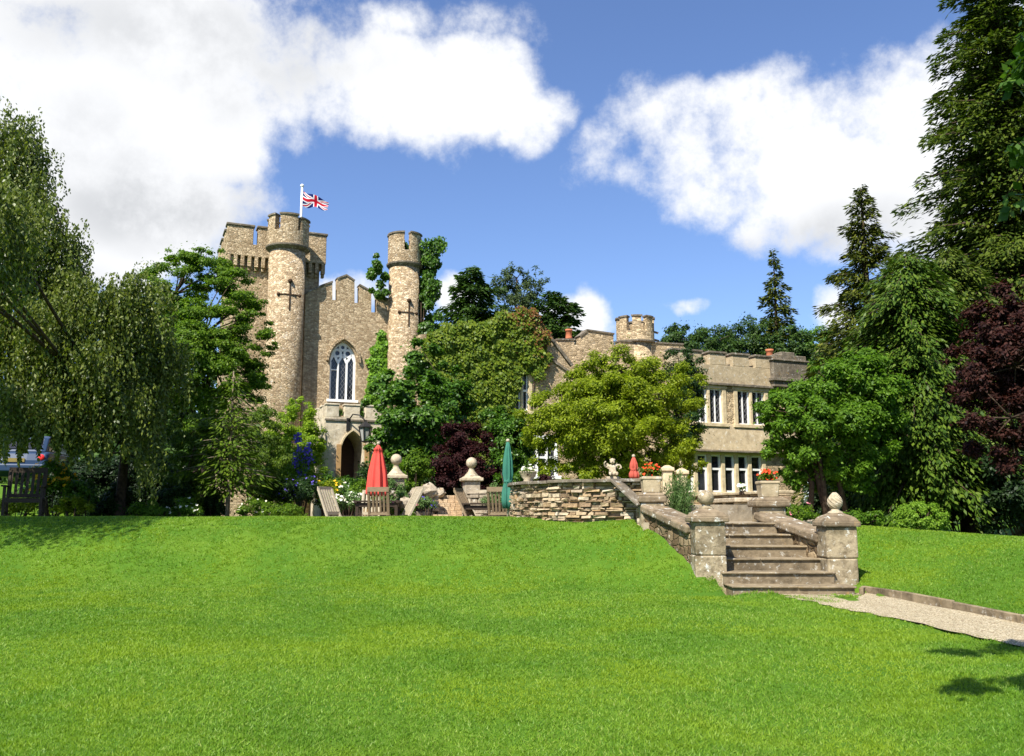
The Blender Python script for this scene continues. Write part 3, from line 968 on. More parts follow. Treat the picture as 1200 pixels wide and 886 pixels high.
# sloping apron between the storeys
za, zb_ = Wp(850, 498)[1], Wp(850, 528)[1]
mb = MB(); vs_ = []
for uu in (wu0, wu1): vs_ += [(uu, WV - .002, za), (uu, WV - .22, zb_), (uu, WV - .002, zb_ - .06)]
mb.add(vs_, [(0, 1, 4, 3), (1, 2, 5, 4), (2, 0, 3, 5), (0, 2, 1), (3, 4, 5)]); mb.build('stone_apron', M_APRON, wing)
mb = MB(); mb.bx((wu0, WV - .255, zb_ - .09), (wu1, WV - .0, zb_ - .012)); mb.build('string_course', M_COPING, wing, bevel=.02)
for (pa, pb, n) in ((826, 847, 1), (864, 896, 2)):
    a = Wp(pa, 497.5); b = Wp(pb, 456.5); z0 = Wp(850, 496.5)[1]; z1 = Wp(850, 456)[1]
    if n == 1: window(b[0] - 1.45, b[0], z0, z1, WV, 2, [], wing, latt=.16)
    else: window(a[0], b[0], z0, z1, WV, n, [], wing, latt=.16)
z0 = Wp(855, 577)[1]; z1 = Wp(855, 533)[1]
wl_ = [Wp(831.5, 550)[0], Wp(847.5, 550)[0]]; wst = wl_[1] - wl_[0]
window(wl_[0] - 2 * wst, wl_[0] + 4 * wst, z0, z1, WV, 6, [.62], wing, bars=False, mull=.17, white=.07)
# chimney stack at the wing's end
a, b = Wp(902, 436), Wp(941, 410)
mb = MB(); mb.bx((a[0], WV - .25, zst - .0), (b[0], WV + 1.1, Wp(902, 422)[1]))
for (p0, p1) in ((903, 914), (911, 928), (926, 941)):
    q0, q1 = Wp(p0, 415)[0], Wp(p1, 415)[0]
    mb.bx((q0, WV - .25, Wp(905, 423)[1]), (q1 - .05, WV + 1.1, Wp(905, 412.5 if p0 == 911 else 416)[1]))
ch = mb.build('chimney_stack', M_COPING, castle, bevel=.03)
mb = MB(); mb.bx((a[0] - .1, WV - .33, zst + .25), (b[0] + .1, WV + 1.2, zst + .4)); mb.bx((a[0] - .06, WV - .31, Wp(905, 423)[1] - .02), (b[0] + .06, WV + 1.16, Wp(905, 423)[1] + .06))
mb.build('coping', M_COPING, ch, bevel=.02)
u, z = Wp(907.5, 418); mb = MB(); mb.lathe((u, WV + .3, z - .1), [(.17, 0), (.15, .1), (.14, .35), (.17, .37), (.17, .46), (.1, .46)], 14); mb.build('chimney_pot', M_POT, ch)

# --- flag on the square tower
def flag():
    b = C2W(*(lambda q: (q[0], 1.6, q[1]))(CL(352.5, 262, 1.6)))
    t = thing('flagpole', 'white flagpole flying a union flag above the round tower', 'flagpole', b)
    top = P(352.5, 219, b.y).z - b.z
    mb = MB(); mb.tube([(0, 0, -1.2), (0, 0, top)], [.06, .045], 10); mb.sphere((0, 0, top + .05), .08); mb.build('pole', M_WHITE, t)
    # cloth: 1.5 m hoist, rippled and drooping
    m = NT('flag_cloth', .8, .1)
    uv = m.new('ShaderNodeUVMap')
    sp = m.new('ShaderNodeSeparateXYZ'); m.l.new(uv.outputs[0], sp.inputs[0])
    X = m.math('SUBTRACT', m.math('MULTIPLY', sp.outputs[0], 2.0), 1.0); Y = m.math('SUBTRACT', sp.outputs[1], .5)   # X -1..1, Y -.5..5
    ax = m.math('ABSOLUTE', X); ay = m.math('ABSOLUTE', Y)
    dd = m.math('ABSOLUTE', m.math('SUBTRACT', m.math('MULTIPLY', ax, .5), ay))
    dg = m.math('LESS_THAN', dd, .115); dr = m.math('LESS_THAN', dd, .045)
    cw = m.math('MAXIMUM', m.math('LESS_THAN', ax, .17), m.math('LESS_THAN', ay, .17)); cr = m.math('MAXIMUM', m.math('LESS_THAN', ax, .10), m.math('LESS_THAN', ay, .10))
    c = m.mix(dg, (.010, .018, .12), (.85, .85, .85)); c = m.mix(dr, c, (.55, .012, .03)); c = m.mix(cw, c, (.85, .85, .85)); c = m.mix(cr, c, (.55, .012, .03))
    m.col(c)
    tr = m.new('ShaderNodeBsdfTranslucent'); m.l.new(c, tr.inputs[0]); ms = m.new('ShaderNodeMixShader'); ms.inputs[0].default_value = .35
    m.l.new(m.b.outputs[0], ms.inputs[1]); m.l.new(tr.outputs[0], ms.inputs[2]); m.l.new(ms.outputs[0], m.out.inputs[0])
    nx, nz = 30, 14
    L, Hh = 1.34, .66
    vs_, fs, uvs = [], [], []
    z1 = top - .18
    for i in range(nx + 1):
        for j in range(nz + 1):
            s, q = i / nx, j / nz
            x = .05 + L * s * .86
            hh = Hh * (1 - .38 * s ** .8)
            z = z1 - Hh * (1 - q) * (1 - .40 * s) - .56 * s - .05 * math.sin(s * 9)
            y = .10 * math.sin(s * 11 + q * 2.0) * (s ** .5) + .05 * math.sin(s * 5 - q * 4)
            vs_.append((x, y - .2 * s, z)); uvs.append((s, q))
    for i in range(nx):
        for j in range(nz):
            a = i * (nz + 1) + j; fs.append((a, a + nz + 1, a + nz + 2, a + 1))
    mb = MB(); mb.add(vs_, fs, True)
    o = mb.build('flag', m.m, t)
    ul = o.data.uv_layers.new(name='UVMap')
    for lp in o.data.loops: ul.data[lp.index].uv = uvs[lp.vertex_index]
flag()
# ------------------------------------------------------------------ foliage
def unit(a): return a / np.maximum(np.linalg.norm(a, axis=-1, keepdims=True), 1e-9)
def rdir(g, n): return unit(g.normal(size=(n, 3)))
def leaf_quads(pos, axis, nrm, L, W):
    """one folded-flat diamond leaf per point"""
    axis = unit(axis); s = unit(np.cross(axis, nrm)); n = len(pos)
    L = np.broadcast_to(np.asarray(L, float), (n,))[:, None]; W = np.broadcast_to(np.asarray(W, float), (n,))[:, None]
    return np.stack([pos, pos + axis * L * .45 + s * W * .5, pos + axis * L, pos + axis * L * .5 - s * W * .5], 1)
def clumps(g, blobs, m, size, inner=.35):
    """clump centres spread through the ellipsoids: returns centre, radius, outward direction"""
    w = np.array([(b[3] * b[4] * b[5]) ** .6 for b in blobs]); w /= w.sum()
    k = g.choice(len(blobs), m, p=w)
    B_ = np.array([b[:6] for b in blobs])[k]
    d = rdir(g, m)
    f = g.uniform(inner, 1.0, m) ** .6
    c = B_[:, :3] + d * B_[:, 3:6] * f[:, None]
    r = B_[:, 3:6].mean(1) * size * g.uniform(.55, 1.25, m)
    return c, r, unit(c - B_[:, :3])
def broad_leaves(g, blobs, m, n, leaf, size=.32, aspect=.55, flat=.65, inner=.35, droop=.35, updir=.55):
    if leaf < .35: n = int(n * 2.6); leaf = leaf * .64; m = int(m * 1.7); size = size * .84
    c, r, o = clumps(g, blobs, m, size, inner)
    wt = r ** 2; k = g.choice(m, n, p=wt / wt.sum())
    d = rdir(g, n)
    f = g.uniform(.1, 1, n) ** .45
    p = c[k] + d * r[k][:, None] * f[:, None] * np.array([1, 1, flat])
    ns = n // 9      # stray leaves that soften the clumps
    p[:ns] += g.normal(size=(ns, 3)) * r[k[:ns]][:, None] * .55
    nr = unit(d * .5 + o[k] * .35 + np.array([0, 0, updir]) + g.normal(size=(n, 3)) * .38)
    ax = unit(np.cross(nr, rdir(g, n)) + d * .25 - np.array([0, 0, droop]))
    L = leaf * g.uniform(.5, 1.4, n)
    return leaf_quads(p, ax, nr, L, L * aspect * g.uniform(.8, 1.2, n)), c, r
def blob(px, py, Y, rx, ry, rY=None):
    c = P(px, py, Y); k = Y / FPX
    return (c.x, c.y, c.z, rx * k, (rY or (rx + ry) / 2) * k, ry * k)
def limbs(g, base, targets, r0, fork, parentpts=None, n2=0, c=None, lean=(0, 0)):
    """tapering trunk and limbs as tubes; targets are crown centres"""
    mb = MB()
    base = Vector(base)
    top = Vector((base.x + lean[0], base.y + lean[1], base.z + fork))
    pts = [base + Vector((0, 0, -.15)), base.lerp(top, .3) + Vector((g.normal() * .04, g.normal() * .04, 0)), base.lerp(top, .7) + Vector((g.normal() * .05, g.normal() * .05, 0)), top]
    mb.tube(pts, [r0 * 1.35, r0 * 1.02, r0 * .88, r0 * .75], 9)
    ends = []
    for t in targets:
        t = Vector(t)
        s = top.lerp(base, g.uniform(0, .25))
        m1 = s.lerp(t, .35) + Vector((g.normal() * .12, g.normal() * .12, .18)); m2 = s.lerp(t, .7) + Vector((g.normal() * .15, g.normal() * .15, .12))
        rr = r0 * g.uniform(.35, .55)
        mb.tube([s, m1, m2, t], [rr, rr * .75, rr * .5, rr * .2], 6)
        ends += [m1, m2, t]
    if c is not None and ends:
        for j in g.choice(len(c), min(n2, len(c)), replace=False):
            t = Vector(c[j]); s = min(ends, key=lambda e: (e - t).length)
            if (s - t).length < .08: continue
            mb.tube([s, s.lerp(t, .5) + Vector((g.normal() * .06, g.normal() * .06, .05)), t], [r0 * .16, r0 * .11, r0 * .04], 4)
    return mb
def shift(q, o): return q - np.array(o, dtype=float)
def tree(name, label, cat, base, blobs, mat, n, leaf, m=60, size=.32, r0=.14, fork=1.6, bark=None, seed=1, group=None, nlimb=6, n2=25,
         aspect=.55, flat=.65, inner=.35, droop=.35, updir=.55, lean=(0, 0), zmin=None, stems=None):
    g = rs(seed)
    base = Vector(base)
    t = thing(name, label, cat, base, 0, group)
    q, c, r = broad_leaves(g, blobs, m, n, leaf, size, aspect, flat, inner, droop, updir)
    if zmin is not None: q = q[q[:, :, 2].min(1) > zmin]
    b2 = [(x - base.x, y - base.y, z - base.z, a, b_, e) for x, y, z, a, b_, e in blobs]
    tg = [b_[:3] for b_ in sorted(b2, key=lambda e: -e[3] * e[5])[:nlimb]]
    mb = limbs(g, (0, 0, 0), tg, r0, fork, n2=n2, c=shift(c, base), lean=lean)
    for s in (stems or []):
        mb.tube([(s[0], s[1], -.1), (s[0] * .8 + g.normal() * .05, s[1] * .8, fork * .6), (s[0] * 2.2, s[1] * 2.2, fork * 1.5)], [r0 * .7, r0 * .6, r0 * .3], 7)
    mb.build('trunk', bark or M_BARK, t)
    quads('crown', shift(q, base), mat, t)
    return t
def shrub(name, label, base, blobs, mat, n, leaf, m=30, size=.34, seed=1, group=None, cat='shrub', flowers=None, aspect=.55, inner=.3, flat=.75, updir=.55, droop=.3, part='foliage'):
    g = rs(seed); base = Vector(base)
    t = thing(name, label, cat, base, 0, group)
    q, c, r = broad_leaves(g, blobs, m, n, leaf, size, aspect, flat, inner, droop, updir)
    quads(part, shift(q, base), mat, t)
    mb = MB(); cl = shift(c, base)
    for j in g.choice(len(c), min(9, len(c)), replace=False):
        e = Vector(cl[j]); mb.tube([(g.normal() * .06, g.normal() * .06, -.06), e * .5 + Vector((0, 0, .05)), e], [.022, .016, .006], 5)
    mb.build('stem', M_BARK, t)
    if flowers:
        fm, fn, fs, low = flowers
        k = g.choice(len(c), fn); d = rdir(g, fn); d[:, 2] = np.abs(d[:, 2]); d[:, 1] = -np.abs(d[:, 1])
        p = shift(c[k] + d * r[k][:, None] * 1.08, base)
        if low: p[:, 2] -= 0
        V = []
        for a in range(5):
            ang = 2 * PI * a / 5 + g.uniform(0, 6, fn)
            nr = unit(d + np.array([0, -.5, .6])); s = unit(np.cross(nr, rdir(g, fn)))
            ax = s * np.cos(ang)[:, None] + np.cross(nr, s) * np.sin(ang)[:, None] + nr * .35
            V.append(leaf_quads(p, ax, nr, fs * .6, fs * .5))
        quads('blossom', np.concatenate(V), fm, t)
    return t
def weeping(name, label, base, blobs, mat, ns, leaf, seed, r0=.16, fork=2.2, lmin=.5, lmax=1.9, group=None, hem=None):
    """arching limbs with leafy strands hanging from them"""
    g = rs(seed); base = Vector(base)
    t = thing(name, label, 'tree', base, 0, group)
    w = np.array([(b[3] * b[5]) for b in blobs]); w /= w.sum()
    k = g.choice(len(blobs), ns, p=w); B_ = np.array(blobs)[k]
    d = rdir(g, ns); d[:, 2] = np.where(g.uniform(size=ns) < .75, np.abs(d[:, 2]), d[:, 2])
    f = g.uniform(.25, 1, ns) ** .5
    # strands start from a limited set of twigs, so they hang in bunches
    st = B_[:, :3] + d * B_[:, 3:6] * f[:, None]
    nb = ns // 30
    cen = st[:nb]; own = g.integers(0, nb, ns) if hasattr(g, 'integers') else g.randint(0, nb, ns)
    st = cen[own] + g.normal(size=(ns, 3)) * np.array([.20, .20, .16])
    L = g.uniform(lmin, lmax, ns) * g.uniform(.5, 1, ns)
    per = 30
    s = (np.arange(per) + g.uniform(0, 1, (ns, per))) / per
    sway = g.normal(size=(ns, 2)) * .16
    px = st[:, None, 0] + sway[:, None, 0] * s ** 1.5 * L[:, None] + g.normal(size=(ns, per)) * .035
    py = st[:, None, 1] + sway[:, None, 1] * s ** 1.5 * L[:, None] + g.normal(size=(ns, per)) * .035
    pz = st[:, None, 2] + .10 * np.sin(np.minimum(s * 6, PI)) - s * L[:, None]
    p = np.stack([px, py, pz], -1).reshape(-1, 3)
    keep = (p[:, 2] > base.z + .12) & (g.uniform(size=len(p)) < .9)
    if hem:
        cx = 600 + FPX * p[:, 0] / p[:, 1]
        lim = np.interp(cx, [h[0] for h in hem], [h[1] for h in hem]) + 14 * np.sin(cx * .31) + 9 * np.sin(cx * .83 + 1)
        keep &= p[:, 2] > EYE - (lim - 600) / FPX * p[:, 1]
    p = p[keep]; n = len(p)
    ax = unit(np.array([0, 0, -1.0]) + g.normal(size=(n, 3)) * .5)
    nr = rdir(g, n) + np.array([0, -.3, .25])
    LL = leaf * g.uniform(.7, 1.25, n)
    quads('crown', shift(leaf_quads(p, ax, nr, LL, LL * .52), base), mat, t)
    b2 = [(x - base.x, y - base.y, z - base.z) for x, y, z, a, b_, e in blobs]
    mb = limbs(g, (0, 0, 0), [(x, y, z + .25) for x, y, z in b2], r0, fork, n2=60, c=shift(cen, base))
    mb.build('trunk', M_BARK, t)
    return t
def conifer(name, label, base, top_z, Rb, mat, seed, h0=.1, levels=44, leaf=.30, droop=.45, dens=1.0, r0=.2, power=.85, group=None, width=.34, sparse=0.0, up=.15, bark=None, cat='tree', narrow=.34):
    g = rs(seed); base = Vector(base); H = top_z - base.z
    t = thing(name, label, cat, base, 0, group)
    mb = MB()
    mb.tube([(0, 0, -.2), (.02, 0, H * .4), (0, .02, H * .8), (0, 0, H * .985)], [r0 * 1.25, r0 * .8, r0 * .35, .015], 9)
    Vp, Va, Vn, Vl = [], [], [], []
    lump = g.uniform(.65, 1.2, 9)
    for i in range(levels):
        f = (i + g.uniform(0, .8)) / levels
        h = H * (h0 + (1 - h0) * f)
        nbr = max(4, int(7 - 2 * f))
        a0 = g.uniform(0, 6.28)
        for j in range(nbr):
            if g.uniform() < sparse: continue
            a = a0 + 6.283 * j / nbr + g.normal() * .25
            lob = lump[int((a % 6.283) / 6.283 * 9) % 9] 
            L = Rb * ((1 - f) ** power + .012) * g.uniform(.42, 1.22) * (.45 + .55 * lob)
            if L < .05: L = .05
            dx, dy = math.cos(a), math.sin(a)
            ns = max(3, int((10 + 46 * L) * dens))
            s = g.uniform(.12, 1.0, ns) ** .8
            zc = h + L * (up * s * 2.2 - droop * s ** 2.0)
            lat = g.normal(size=ns) * (L * width * (1.05 - s) * .55 + .05)
            hang = -np.abs(g.normal(size=ns)) * .10 * (1 + L * .4)
            p = np.stack([dx * s * L - dy * lat, dy * s * L + dx * lat, zc + hang + g.normal(size=ns) * .05], -1)
            axd = np.stack([dx - dy * lat * 1.6 / (L * width + .05), dy + dx * lat * 1.6 / (L * width + .05), np.full(ns, -droop * 1.1)], -1) + g.normal(size=(ns, 3)) * .3
            nr = np.stack([np.full(ns, dx * .35), np.full(ns, dy * .35), np.ones(ns)], -1) + g.normal(size=(ns, 3)) * .4
            Vp.append(p); Va.append(axd); Vn.append(nr)
            Vl.append(leaf * g.uniform(.6, 1.3, ns) * (.65 + .35 * min(1, L / .8)))
            if L > .5:
                mb.tube([(0, 0, h), (dx * L * .5, dy * L * .5, h + L * (up * 1.1 - droop * .25)), (dx * L * .95, dy * L * .95, h + L * (up * 2.1 - droop * .9))], [r0 * .2 * (1 - f) + .012, r0 * .12 * (1 - f) + .008, .005], 4)
    mb.build('trunk', bark or M_BARK, t)
    p, a, n_, l = np.concatenate(Vp), np.concatenate(Va), np.concatenate(Vn), np.concatenate(Vl)
    k = p[:, 2] > .08
    quads('crown', leaf_quads(p[k], a[k], n_[k], l[k], l[k] * narrow), mat, t)
    return t

L_BIRCH = m_leaf('birch_leaf', [(.040, .066, .009), (.088, .125, .016), (.19, .22, .045), (.095, .135, .017)], .36, (1.3, 1.4, .5), .42, .35)
L_MAPLE = m_leaf('bright_leaf', [(.038, .084, .007), (.078, .150, .010), (.155, .235, .016), (.08, .155, .010)], .4)
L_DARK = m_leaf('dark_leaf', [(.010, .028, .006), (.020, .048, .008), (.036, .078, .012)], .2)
L_SHADE = m_leaf('shade_dark_leaf', [(.007, .018, .005), (.013, .030, .007), (.022, .045, .010)], .12)  # leaf colour blackened to paint in the deep shade under the trees
L_LARCH = m_leaf('larch_leaf', [(.045, .085, .007), (.08, .135, .010), (.12, .175, .013)], .3)
L_YEL = m_leaf('yellow_green_leaf', [(.10, .145, .006), (.175, .225, .009), (.27, .32, .013), (.135, .185, .008)], .4, (1.15, 1.4, .5))
L_GRN = m_leaf('fresh_green_leaf', [(.040, .092, .007), (.075, .158, .011), (.13, .23, .016), (.07, .148, .010)], .38)
L_IVY = m_leaf('ivy_leaf', [(.028, .072, .007), (.055, .130, .010), (.10, .19, .015)], .3, None, .42, .35)
L_IVYB = m_leaf('bright_ivy_leaf', [(.06, .14, .01), (.11, .23, .014), (.17, .31, .02)], .25)
L_CREEP = m_leaf('creeper_leaf', [(.042, .082, .006), (.095, .145, .009), (.165, .205, .014), (.075, .128, .008)], .25)
L_CREEPR = m_leaf('reddening_creeper_leaf', [(.13, .085, .018), (.17, .055, .018), (.10, .11, .016), (.21, .105, .03)], .25, (1.5, 1.1, .6))
L_PURP = m_leaf('purple_leaf', [(.014, .005, .006), (.026, .008, .008), (.045, .013, .011)], .2, (1.8, .6, .5), .6, .1)
L_COPPER = m_leaf('copper_leaf', [(.014, .006, .006), (.028, .010, .008), (.058, .020, .014), (.022, .012, .007)], .2, (1.7, .7, .5), .6, .12)
L_CYP = m_leaf('cypress_spray', [(.024, .036, .005), (.050, .068, .008), (.115, .125, .016), (.056, .078, .009)], .15)
L_CYPD = m_leaf('dark_cypress_spray', [(.022, .042, .006), (.048, .076, .009), (.105, .135, .016), (.052, .084, .009)], .22)
L_CYPG = m_leaf('green_cypress_spray', [(.026, .058, .006), (.055, .102, .009), (.105, .155, .015)], .18)
L_FAR = m_leaf('far_leaf', [(.018, .042, .008), (.036, .074, .012), (.065, .115, .018)], .22)
L_FARB = m_leaf('far_blue_leaf', [(.030, .052, .018), (.055, .085, .028), (.09, .125, .040)], .25)
L_HEDGE = m_leaf('clipped_leaf', [(.09, .17, .014), (.15, .26, .02), (.22, .34, .032)], .35)
L_LAV = m_leaf('feathery_leaf', [(.06, .12, .03), (.10, .17, .045), (.14, .22, .07)], .25)
F_YEL = m_leaf('yellow_petal', [(.75, .42, .01), (.85, .55, .02)], .3, (1.2, 1.1, .5))
F_WHITE = m_leaf('white_petal', [(.75, .75, .66), (.85, .83, .7), (.8, .72, .42)], .2, (1, 1, 1))
F_PINK = m_leaf('pink_petal', [(.75, .16, .22), (.8, .35, .40)], .3, (1.2, .8, .8))
F_BLUE = m_leaf('violet_petal', [(.07, .05, .38), (.13, .09, .52), (.20, .13, .50)], .25, (1, 1, 1.4))
F_RED = m_leaf('scarlet_petal', [(.80, .06, .015), (.85, .11, .03), (.70, .04, .02)], .3, (1.4, .7, .5))

# ---- far trees
def far(px, Y): return Vector((ray(px, 600).x / ray(px, 600).y * Y, Y, 1.1))
conifer('spruce_tree', 'tall narrow dark spruce standing alone behind the right wing', far(920, 58), P(918, 291, 58).z, 2.7, L_CYP, 11, .18, 54, .34, .42, .9, .25, .75, narrow=.4, width=.4, sparse=.25)
conifer('cedar_tree', 'dark bushy cedar nearest the stair turret behind the creeper', far(552, 52), P(545, 312, 52).z, 4.4, L_FAR, 12, .2, 44, .34, .4, 1.5, .3, .6, narrow=.4, width=.45, up=.3)
tree('airy_tree', 'airy grey-green tree with open crown above the creeper wall', 'tree', far(606, 54),
     [blob(606, 326, 54, 24, 16), blob(585, 335, 54, 16, 14), blob(632, 330, 54, 10, 14), blob(612, 350, 54, 24, 18), blob(590, 350, 54, 20, 15), blob(622, 345, 54, 14, 20), blob(604, 365, 54, 28, 18), blob(628, 322, 54, 8, 10), blob(580, 375, 54, 22, 20), blob(600, 420, 54, 40, 50)],
     L_FARB, 16000, .30, 90, .36, .2, 8, seed=13, aspect=.35, flat=.8)
conifer('fir_tree', 'dark fir with upswept branches behind the middle roof', far(652, 50), P(650, 340, 50).z, 4.6, L_FAR, 14, .2, 40, .34, .35, 1.5, .3, .7, narrow=.4, width=.4, up=.35)
for i, (px, py, rx, ry, lab, mat) in enumerate([
        (800, 398, 24, 26, 'dark rounded tree rising beside the small lookout turret', L_FAR), (838, 400, 30, 22, 'mid green tree behind the left end of the wing parapet', L_FAR),
        (880, 398, 30, 28, 'deep green tree behind the middle of the wing parapet', L_FAR), (925, 402, 26, 20, 'leafy tree at the foot of the lone spruce', L_FAR),
        (962, 400, 26, 20, 'pale green tree between the lone spruce and the tall cypress', L_GRN), (700, 418, 36, 24, 'dark tree hidden behind the roofs of the middle range', L_FAR)]):
    Y = 52 + i % 3 * 3
    tree('background_tree', lab, 'tree', far(px, Y), [blob(px, py, Y, rx, ry), blob(px - rx * .5, py + 10, Y, rx * .7, ry * .8), blob(px + rx * .5, py + 14, Y, rx * .7, ry * .8), blob(px, py + 55, Y, rx * 1.1, 45)],
         mat, 13000, .26, 90, .34, .2, 6, seed=20 + i, group='trees beyond the castle', aspect=.5)
# a belt of woodland closing the horizon
def belt():
    g = rs(77)
    bl = []
    for px in list(range(-260, 40, 40)) + list(range(40, 330, 36)) + list(range(960, 1500, 40)):
        Y = 56 + g.uniform(-3, 5)
        top = 440 if px < 330 else 400
        c = blob(px, top + 80 + g.uniform(-12, 12), Y, 34, 80, 30)
        bl.append(c)
    for px in range(-260, 340, 30): bl.append(blob(px, 560 + g.uniform(-10, 10), 48 + g.uniform(-2, 2), 30, 52, 24))
    for px in range(950, 1500, 30): bl.append(blob(px, 555 + g.uniform(-10, 10), 48 + g.uniform(-2, 2), 30, 56, 24))
    q, c, r = broad_leaves(g, bl, 900, 115000, .5, .36, .55)
    o = quads('woodland', q, L_FAR)
    tag(o, 'distant woodland belt closing the view behind the trees', 'woodland', kind='stuff')
belt()

# ---- left trees
BB = lambda *a: blob(*a)
gp_ = GP(142, 20.2)
weeping('weeping_birch', 'tall weeping birch with hanging grey-green curtains at the left edge', gp_,
        [BB(0, 190, 18.6, 50, 55), BB(30, 235, 18.4, 36, 42), BB(-10, 280, 18, 70, 60), BB(70, 285, 18.4, 26, 36), BB(-60, 400, 17.6, 60, 80), BB(55, 350, 18.9, 60, 40), BB(95, 330, 18.6, 26, 26),
         BB(30, 400, 17.6, 70, 60), BB(110, 360, 18.4, 60, 36), BB(150, 375, 18.8, 36, 40), BB(85, 440, 17.8, 62, 50), BB(20, 470, 17.2, 60, 50),
         BB(120, 480, 18.6, 60, 50), BB(160, 450, 19.2, 30, 60), BB(150, 520, 19.2, 46, 50), BB(100, 525, 18.2, 50, 40), BB(130, 545, 18.0, 40, 30), BB(20, 520, 18.0, 50, 30), BB(10, 160, 18.6, 28, 36), BB(66, 258, 18.4, 22, 34), BB(165, 350, 18.8, 30, 34), BB(180, 420, 19.2, 24, 60), (-9.6, 13.0, 6.2, 1.6, 1.3, .9), (-11.0, 13.4, 6.4, 1.6, 1.3, .9), (-8.8, 14.2, 6.6, .7, 1.0, .7), (-8.5, 12.5, 6.0, .8, .8, .6), (-9.3, 12.2, 6.1, .9, .8, .6), (-10.2, 12.4, 6.1, .9, .8, .6)],
        L_BIRCH, 9500, .082, 31, .11, 2.8, .6, 2.0, None, [(-200, 540), (0, 528), (40, 522), (55, 505), (75, 530), (110, 530), (145, 520), (165, 560), (185, 590), (400, 590)])
tree('dark_maple_tree', 'broad bright-lit green tree in front of the square tower', 'tree', GP(236, 27) , [
    BB(238, 318, 27, 40, 28), BB(205, 310, 27, 26, 26), BB(205, 345, 27, 50, 40), BB(268, 345, 26.6, 40, 36), BB(300, 375, 26.4, 24, 34), BB(240, 390, 26.4, 62, 40), BB(300, 430, 26.2, 28, 36),
    BB(190, 420, 26.6, 46, 46), BB(255, 440, 26.2, 50, 40), BB(215, 480, 26, 46, 36), BB(280, 475, 26, 40, 26), BB(180, 380, 27.5, 40, 50), BB(225, 420, 25.6, 50, 50), BB(265, 400, 25.8, 40, 40), BB(310, 405, 26.4, 18, 26), BB(215, 300, 27, 20, 20), BB(255, 300, 27, 22, 22)],
    L_MAPLE, 62000, .12, 190, .34, .17, 3.2, seed=32, n2=90, aspect=.6, flat=.42, stems=[(.3, .1), (-.25, -.1), (.1, -.3)])
t = conifer('feathery_larch', 'small feathery larch with pale trunk at the edge of the lawn', GP(266, 20.2), P(290, 432, 20.2).z, 1.05, L_LARCH, 33, .26, 22, .15, .55, .75, .05, .55, width=.5, up=.28, bark=M_BARK_P)
tree('weeping_cherry', 'low drooping bush of long arching twigs beside the larch', 'tree', GP(222, 21), [
    BB(222, 510, 21, 34, 26), BB(205, 545, 21, 28, 28), BB(245, 540, 21.4, 32, 30), BB(225, 575, 21, 36, 22), BB(300, 500, 22.5, 30, 26), BB(318, 530, 22.5, 26, 26), BB(290, 550, 22.2, 36, 26), BB(270, 520, 22, 30, 36)], L_LARCH, 17000, .11, 100, .36, .05, .9, seed=34, aspect=.4, droop=.9)
tree('yellow_climber', 'yellow-green climber heaped against the wall left of the porch', 'climber', GP(352, 32.2), [
    BB(352, 495, 32.6, 24, 26), BB(345, 530, 32.4, 27, 32), BB(366, 520, 32.4, 16, 30), BB(335, 560, 32, 28, 26), BB(362, 560, 32, 22, 20), BB(330, 510, 32.4, 22, 24), BB(318, 540, 32, 26, 34), BB(352, 475, 33, 16, 12)],
    m_leaf('climber_leaf', [(.09, .17, .01), (.17, .27, .014), (.26, .34, .02)], .35), 24000, .12, 110, .34, .06, .8, seed=35)

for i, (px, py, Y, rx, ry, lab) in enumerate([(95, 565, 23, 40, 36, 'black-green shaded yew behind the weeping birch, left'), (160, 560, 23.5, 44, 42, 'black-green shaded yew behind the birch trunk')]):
    shrub('shaded_yew', lab, GP(px, Y), [blob(px, py, Y, rx, ry), blob(px - rx * .6, py + 12, Y, rx * .7, ry * .8), blob(px + rx * .6, py + 12, Y, rx * .7, ry * .8)], L_SHADE, 7000, .12, 50, seed=70 + i, group='yews behind the birch')  # yews added to fill the dark under the birch, shade in the leaf colour
shrub('porch_ivy', 'little ivy tumbling over the porch roof', C2W(*Q(415, 470)[:1], PV + 1.2, 7.0) if False else C2W(Q(420, 480)[0], PV + .9, Q(420, 489)[1] + .01), [(*C2W(Q(402, 480)[0], PV + .7, Q(420, 483)[1]), .3, .4, .22), (*C2W(Q(430, 480)[0], PV + .8, Q(420, 480)[1]), .35, .5, .3)], L_IVY, 900, .13, 24, seed=73, cat='climber')
